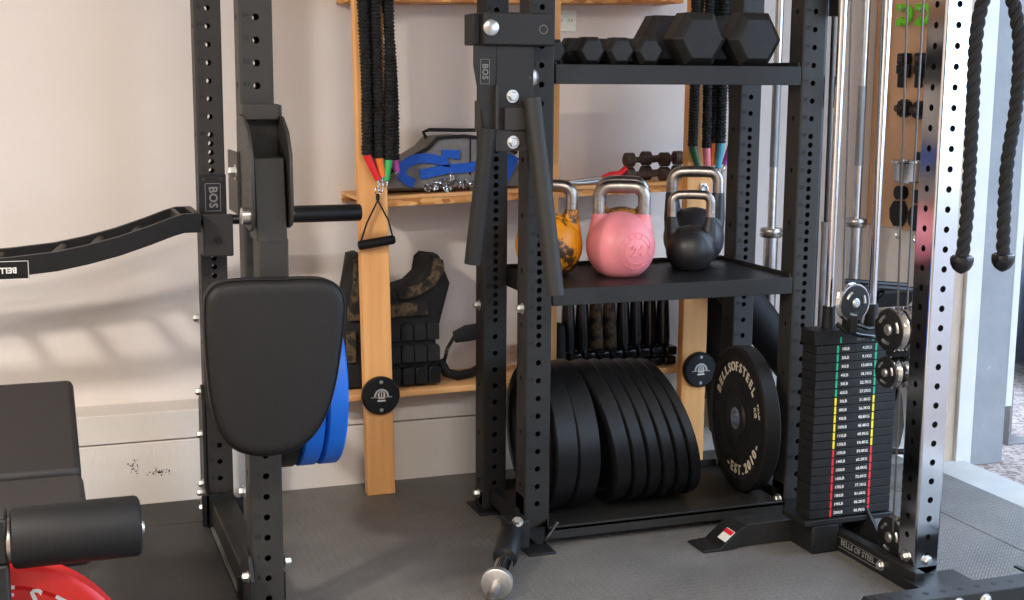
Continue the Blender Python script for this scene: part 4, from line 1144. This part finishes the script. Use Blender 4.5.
# pulleys
def pulley(c, ax, r, w_, mount=True):
    c, ax = V(c), V(ax).normalized()
    p = finish('pulley', MB().lathe([(0, r*.98), (.12, r), (.25, r*.94), (.5, r*.86), (.75, r*.94), (.88, r), (1, r*.98)], c-ax*w_/2, c+ax*w_/2, 44), 'chrome', tw, ang=40)
    f = MB()
    for s_ in (-1, 1):
        f.lathe([(0, r*.92), (1, r*.88)], c+ax*s_*w_/2, c+ax*s_*(w_/2+.0015), 40)
    finish('pulley_face', f, 'powder_dark', p)
    q = ax.to_track_quat('Z', 'Y')
    sl_ = MB()
    for k in range(3):
        for s_ in (-1, 1):
            pts = [c + ax*s_*(w_/2+.0018) + q @ V((r*.62*math.cos(a), r*.62*math.sin(a), 0)) for a in [k*2*PI/3 + .4 + .09*j for j in range(9)]]
            sl_.tube(pts, r*.075, 6)
    finish('pulley_slots', sl_, 'zinc', p)
    h = MB()
    for s_ in (-1, 1): h.lathe([(0, r*.25), (.6, r*.25), (1, r*.18)], c+ax*s_*(w_/2), c+ax*s_*(w_/2+.008), 18)
    finish('pulley_axle', h, 'zinc', p)
pulley((2.096, 3.09, .724), (-.15, 1, 0), .053, .022)
for k in range(3): pulley((2.142+k*.025, 2.97, .668), (1, .08, 0), .060, .022)
for k in range(2): pulley((2.150+k*.026, 2.985, .548), (1, .08, 0), .045, .022)
pulley((2.178, 2.965, .092), (1, .0, 0), .058, .024)
finish('pulley_yoke', MB().box(2.085, 2.107, 3.075, 3.12, .642, .70), 'powder_dark', tw, .002)
finish('pulley_yoke', MB().box(2.205, 2.222, 2.92, 3.02, .585, .60), 'powder_dark', tw, .002)
finish('carriage_plate', MB().box(2.14, 2.20, 2.96, 2.99, .595, .615), 'powder_dark', tw, .001)
finish('selector_cable', MB().tube([(2.05, 3.09, .668), (2.07, 3.085, .648), (2.12, 3.08, .632), (2.20, 3.08, .62)], .006, 8).tube([(2.10, 3.11, .664), (2.16, 3.10, .645), (2.20, 3.10, .65)], .005, 8), 'black_gloss', tw)
def cab(p0, p1, r=.0027):
    finish('cable', MB().cyl(p0, p1, r, n=10), 'cable_steel', tw)
cab((2.008, 3.05, 2.2), (2.065, 3.09, .72)); cab((2.101, 3.05, 2.2), (2.158, 3.09, .72))
cab((2.13, 2.99, 2.2), (2.135, 2.94, .70)); cab((2.24, 3.05, 2.2), (2.20, 2.99, .68)); cab((2.272, 3.05, 2.2), (2.255, 2.99, .63))
cab((2.165, 2.955, .55), (2.150, 2.93, .12)); cab((2.20, 2.955, .55), (2.215, 2.97, .08))
finish('top_beam', MB().box(1.99, 2.30, 2.80, 3.25, 2.2, 2.25), 'powder_dark', tw, .004)
finish('diagonal_gusset', MB().prism([(3.04, .034), (3.25, .034), (3.25, .22)], 2.205, 2.213, 'x'), 'powder_dark', tw, .001)
finish('adjuster', MB().box(2.19, 2.225, 3.37, 3.42, 1.50, 1.62), 'black_plastic', tw, .003)
finish('pull_pin', MB().cyl((2.22, 3.40, 1.24), (2.22, 3.40, 1.33), .010), 'black_plastic', tw)
# dark liner post beside the storage rack (rear of the tower)
finish('rear_upright', MB().box(2.196, 2.205, 3.44, 3.49, .04, 2.3), 'black_gloss', tw, .002)

# triceps rope
rope = thing('triceps_rope', 'black twisted triceps rope with capped ends hanging before the door jamb', 'rope', (2.11, 2.6, 1.53))
ctrl = [(2.2175, 2.80, .875), (2.224, 2.80, 1.0), (2.222, 2.80, 1.2), (2.218, 2.80, 1.4), (2.226, 2.80, 1.49), (2.245, 2.80, 1.545), (2.268, 2.80, 1.575), (2.295, 2.80, 1.565), (2.315, 2.80, 1.53), (2.335, 2.80, 1.48), (2.352, 2.80, 1.40), (2.353, 2.80, 1.26), (2.338, 2.80, 1.12), (2.338, 2.80, 1.0), (2.343, 2.80, .875)]
KR = 2.6/2.8
ctrl = [(x*KR, 2.6, 1.32+(z-1.32)*KR) for x, y, z in ctrl]
def catmull(pts, k):
    out = []; P = [V(p) for p in pts]; P = [P[0]*2-P[1]] + P + [P[-1]*2-P[-2]]
    for i in range(1, len(P)-2):
        for s_ in range(k):
            t = s_/k; a, b2, c, d = P[i-1:i+3]
            out.append(.5*((2*b2)+(-a+c)*t+(2*a-5*b2+4*c-d)*t*t+(-a+3*b2-3*c+d)*t**3))
    out.append(P[-2]); return out
path = catmull(ctrl, 26)
cum = [0]
for a, b2 in zip(path, path[1:]): cum.append(cum[-1]+(b2-a).length)
rm3 = MB()
for sidx in range(3):
    pts = []
    for i, p in enumerate(path):
        t = (path[min(i+1, len(path)-1)]-path[max(i-1, 0)]).normalized(); n1 = V((0,1,0)); b2 = t.cross(n1)
        a = 2*PI*(cum[i]/.078 + sidx/3)
        pts.append(p + (n1*math.cos(a) + b2*math.sin(a))*.0080)
    rm3.tube(pts, .0086, 10)
finish('braid', rm3, 'black_fabric', rope, ang=80)
for x in (2.217*KR, 2.344*KR):
    zc0 = 1.32+(.884-1.32)*KR
    finish('end_cap', MB().lathe([(0, .022), (.05, .026), (.25, .027), (.5, .0255), (.75, .0195), (.92, .010), (1, .003)], (x, 2.6, zc0), (x, 2.6, zc0-.043), 28, caps=False).lathe([(0, .003), (1, .026)], (x, 2.6, zc0-.007), (x, 2.6, zc0-.006), 28, caps=False), 'black_gloss', rope)
    finish('cap_washer', MB().cyl((x, 2.6, zc0-.006), (x, 2.6, zc0-.002), .0205), 'pink_plastic', rope)
finish('carabiner', MB().tube([(2.278*KR+.012*math.cos(a), 2.6, 1.585+.024*math.sin(a)) for a in [2*PI*i/20 for i in range(20)]], .004, 8, closed=True), 'chrome', rope)

# ------------------------------------------------------------------ tool board and what hangs on it
o = finish('tool_board', MB().box(2.985, 2.9995, 3.87, 4.335, .785, 2.1), 'plywood', bevel=.002)
tag(o, 'tan plywood tool board on the short side wall by the door', 'tool board')
def clip(y, z, m, label):
    t = thing('spring_collar', label, 'barbell collar', (2.96, y, z), 'barbell collars on the tool board')
    c = finish('ring', MB().tube([(2.962, y+.030*math.cos(a), z+.026*math.sin(a)) for a in [.5+5.2*i/24 for i in range(25)]], .010, 8), m, t)
    finish('tab', MB().box(2.948, 2.976, y+.014, y+.036, z-.040, z-.018).box(2.948, 2.976, y+.018, y+.038, z+.014, z+.036), m, t, .003)
    finish('peg', MB().cyl((2.985, y, z+.018), (2.94, y, z+.018), .006), 'zinc', t)
clip(4.130, 1.552, 'lime_plastic', 'lime green barbell collar, left one on the tool board')
clip(4.020, 1.548, 'lime_plastic', 'lime green barbell collar, right one on the tool board')
def vclamp(y, z, label):
    t = thing('spring_clamp', label, 'clamp', (2.96, y, z), 'black clamps on the tool board')
    finish('jaw', MB().box(2.945, 2.972, y-.028, y+.030, z+.016, z+.056).box(2.945, 2.972, y-.014, y+.032, z-.018, z+.016), 'black_plastic', t, .006)
    finish('handle', MB().box(2.952, 2.970, y+.0, y+.03, z-.065, z-.018).box(2.952, 2.970, y-.032, y-.018, z-.03, z+.016), 'black_plastic', t, .004)
    finish('peg', MB().cyl((2.985, y, z+.036), (2.935, y, z+.036), .010), 'rusty_iron', t)
vclamp(4.115, 1.36, 'black spring clamp, left one in the middle of the tool board')
vclamp(4.015, 1.36, 'black spring clamp, right one in the middle of the tool board')
def knobc(y, z, label):
    t = thing('lock_collar', label, 'barbell collar', (2.96, y, z), 'round black collars on the tool board')
    finish('ring', MB().lathe([(0, .016), (0, .032), (1, .032), (1, .016)], (2.975, y, z), (2.948, y, z), 8, caps=False), 'black_plastic', t)
    finish('peg', MB().cyl((2.985, y+.0, z), (2.925, y, z), .012), 'rusty_iron', t)
knobc(4.105, 1.222, 'round black lock collar, left one below the clamps'); knobc(4.015, 1.218, 'round black lock collar, right one below the clamps')
t = thing('chrome_bowl', 'shallow chrome bowl on a ring bracket fixed to the tool board', 'bowl', (2.925, 4.015, 1.0))
finish('bowl', MB().lathe([(0, .040), (.1, .048), (.9, .051), (1, .054)], (2.925, 4.015, .965), (2.925, 4.015, 1.035), 32), 'brushed', t)
finish('rim', MB().tube([(2.925+.055*math.cos(a), 4.015+.055*math.sin(a), 1.038) for a in [2*PI*i/32 for i in range(32)]], .006, 8, closed=True), 'chrome', t)
finish('bracket', MB().box(2.975, 2.985, 3.975, 4.055, 1.0, 1.07), 'powder_dark', t, .002)
def hookstrap(y, z, label):
    t = thing('strap_handle', label, 'handle', (2.96, y, z), 'black strap handles on the tool board')
    finish('grip', MB().lathe([(0, .02), (.3, .034), (.7, .032), (1, .018)], (2.965, y, z+.045), (2.965, y, z-.045), 16), 'black_fabric', t)
    finish('peg', MB().lathe([(0, .025), (1, .025)], (2.985, y, z+.075), (2.955, y, z+.075), 16), 'black_plastic', t)
    finish('carabiner', MB().tube([(2.965, y+.012*math.cos(a), z-.068+.024*math.sin(a)) for a in [2*PI*i/16 for i in range(16)]], .003, 6, closed=True), 'chrome', t)
hookstrap(4.110, .845, 'black strap handle with chrome hook, left one low on the board'); hookstrap(4.0, .84, 'black strap handle with chrome hook, right one low on the board')

# folding stool and bag beyond the weight stack
t = thing('folding_stool', 'black tubular folding stool standing behind the cable tower', 'stool', (2.72, 3.72, 0))
s_ = MB(); s_.tube([(2.53, 3.62, 0.012), (2.58, 3.78, .66)], .012, 10); s_.tube([(2.69, 3.56, 0.012), (2.725, 3.72, .64)], .012, 10)
s_.tube([(2.53, 3.84, 0.012), (2.575, 3.66, .66)], .012, 10); s_.tube([(2.69, 3.80, 0.012), (2.725, 3.60, .64)], .012, 10)
s_.tube([(2.53, 3.66, .66), (2.735, 3.60, .645)], .013, 10); s_.tube([(2.53, 3.78, .66), (2.735, 3.72, .645)], .013, 10); s_.tube([(2.55, 3.64, .12), (2.69, 3.58, .12)], .01, 8)
finish('frame', s_, 'black_gloss', t)
finish('sling', MB().prism([(3.615, .655), (3.68, .60), (3.765, .655), (3.765, .645), (3.68, .588), (3.615, .645)], 2.57, 2.71, 'x'), 'black_fabric', t)
t = thing('gym_bag', 'small dark olive bag on the floor in the room corner', 'bag', (2.88, 4.05, 0))
simple('olive_fabric', lin((66,64,54)), .8, 0, .2, 30)
finish('body', blob(MB(), [(2.84, .0), (2.825, .08), (2.84, .2), (2.86, .27), (2.91, .27), (2.93, .2), (2.945, .08), (2.93, .0)], 3.97, 4.12), 'olive_fabric', t, ang=60)
finish('band', MB().box(2.845, 2.925, 3.96, 4.13, .255, .30), 'black_fabric', t, .008)

# ------------------------------------------------------------------ outside
hw = MB(); hw.box(3.2, 14, 12, 12.3, -.03, 5)
o = finish('neighbour_house', hw, 'house_white'); tag(o, 'pale house wall across the driveway, seen beside the door jamb', 'house')
bu = thing('flowering_bush', 'pink flowering bush beyond the door jamb at top right', 'bush', (8.15, 8.9, 0))
fl = MB(); random.seed(3)
for i in range(900):
    a = random.uniform(0, 2*PI); u = random.uniform(-1, 1); rr = random.uniform(.75, 1)
    c = V((8.15 + .75*rr*math.cos(a)*math.sqrt(1-u*u), 8.9 + .75*rr*math.sin(a)*math.sqrt(1-u*u), 1.75+.75*rr*u))
    q = Quaternion(V((random.random()-.5, random.random()-.5, random.random()-.5)).normalized(), random.uniform(0, 6))
    vs = [fl._v(c + q @ V(p)) for p in ((-.05, 0, 0), (0, -.035, .01), (.05, 0, 0), (0, .035, .01))]
    fl.bm.faces.new(vs)
finish('blossoms', fl, 'blossom', bu, smooth=False)
finish('trunk', MB().tube([(8.15, 8.9, -.03), (8.12, 8.9, .6), (8.17, 8.9, 1.2), (8.15, 8.9, 1.7)], [.07, .06, .05, .03], 10), 'rusty_iron', bu)
car = thing('parked_car', 'dark blue parked car whose edge shows at the far right', 'car', (6.0, 4.9, 0))
Mc = Matrix.Translation((4.02, 4.72, -.03)) @ Matrix.Rotation(math.radians(-20), 4, 'Z')
cb = MB(); cb.M = Mc
cb.prism([(.03, .10), (0, .25), (.02, .48), (.12, .66), (.9, .90), (1.5, 1.38), (2.9, 1.40), (3.6, .95), (4.2, .88), (4.3, .5), (4.25, .15)], 0, 1.7)
finish('body', cb, 'car_paint', car, .06)
for x in (.8, 3.4):
    for y in (-.02, 1.52):
        wm = MB(); wm.M = Mc; wm.lathe([(0, .26), (.15, .32), (.85, .32), (1, .26)], (x, y, .32), (x, y+.2, .32), 32)
        wo = finish('wheel', wm, 'tyre', car)
        wm = MB(); wm.M = Mc; wm.lathe([(0, .19), (1, .17)], (x, y-.004, .32), (x, y+.01, .32), 20)
        finish('hubcap', wm, 'brushed', wo)
gl = MB(); gl.M = Mc; gl.prism([(1.0, .93), (1.52, 1.34), (2.85, 1.36), (3.45, .96)], -.005, 1.705)
finish('windows', gl, 'black_gloss', car, .01)

# ------------------------------------------------------------------ world, camera
w = bpy.data.worlds.new('sky'); SC.world = w; w.use_nodes = True
bg = w.node_tree.nodes['Background']; bg.inputs['Color'].default_value = (.56, .74, 1.0, 1); bg.inputs['Strength'].default_value = 5.8
cam = bpy.data.cameras.new('camera'); co = bpy.data.objects.new('camera', cam); COL.objects.link(co); SC.camera = co
al, th, ro = math.radians(19.8), .1634, .0074
Rt = V((math.cos(al), -math.sin(al), 0)); F0 = V((math.sin(al), math.cos(al), 0)); Z = V((0,0,1))
Fw = F0*math.cos(th) - Z*math.sin(th); Up = F0*math.sin(th) + Z*math.cos(th)
r2 = Rt*math.cos(ro) + Up*math.sin(ro); u2 = Up*math.cos(ro) - Rt*math.sin(ro)
M = Matrix((r2, u2, -Fw)).transposed().to_4x4(); M.translation = V((0, 0, 1.32)); co.matrix_world = M
cam.sensor_width = 36; cam.lens = 1348.8/1024*36; cam.clip_start = .05
vs_ = SC.view_settings; vs_.view_transform = 'Standard'; vs_.look = 'None'; vs_.gamma = 1; vs_.exposure = 0; vs_.use_curve_mapping = False
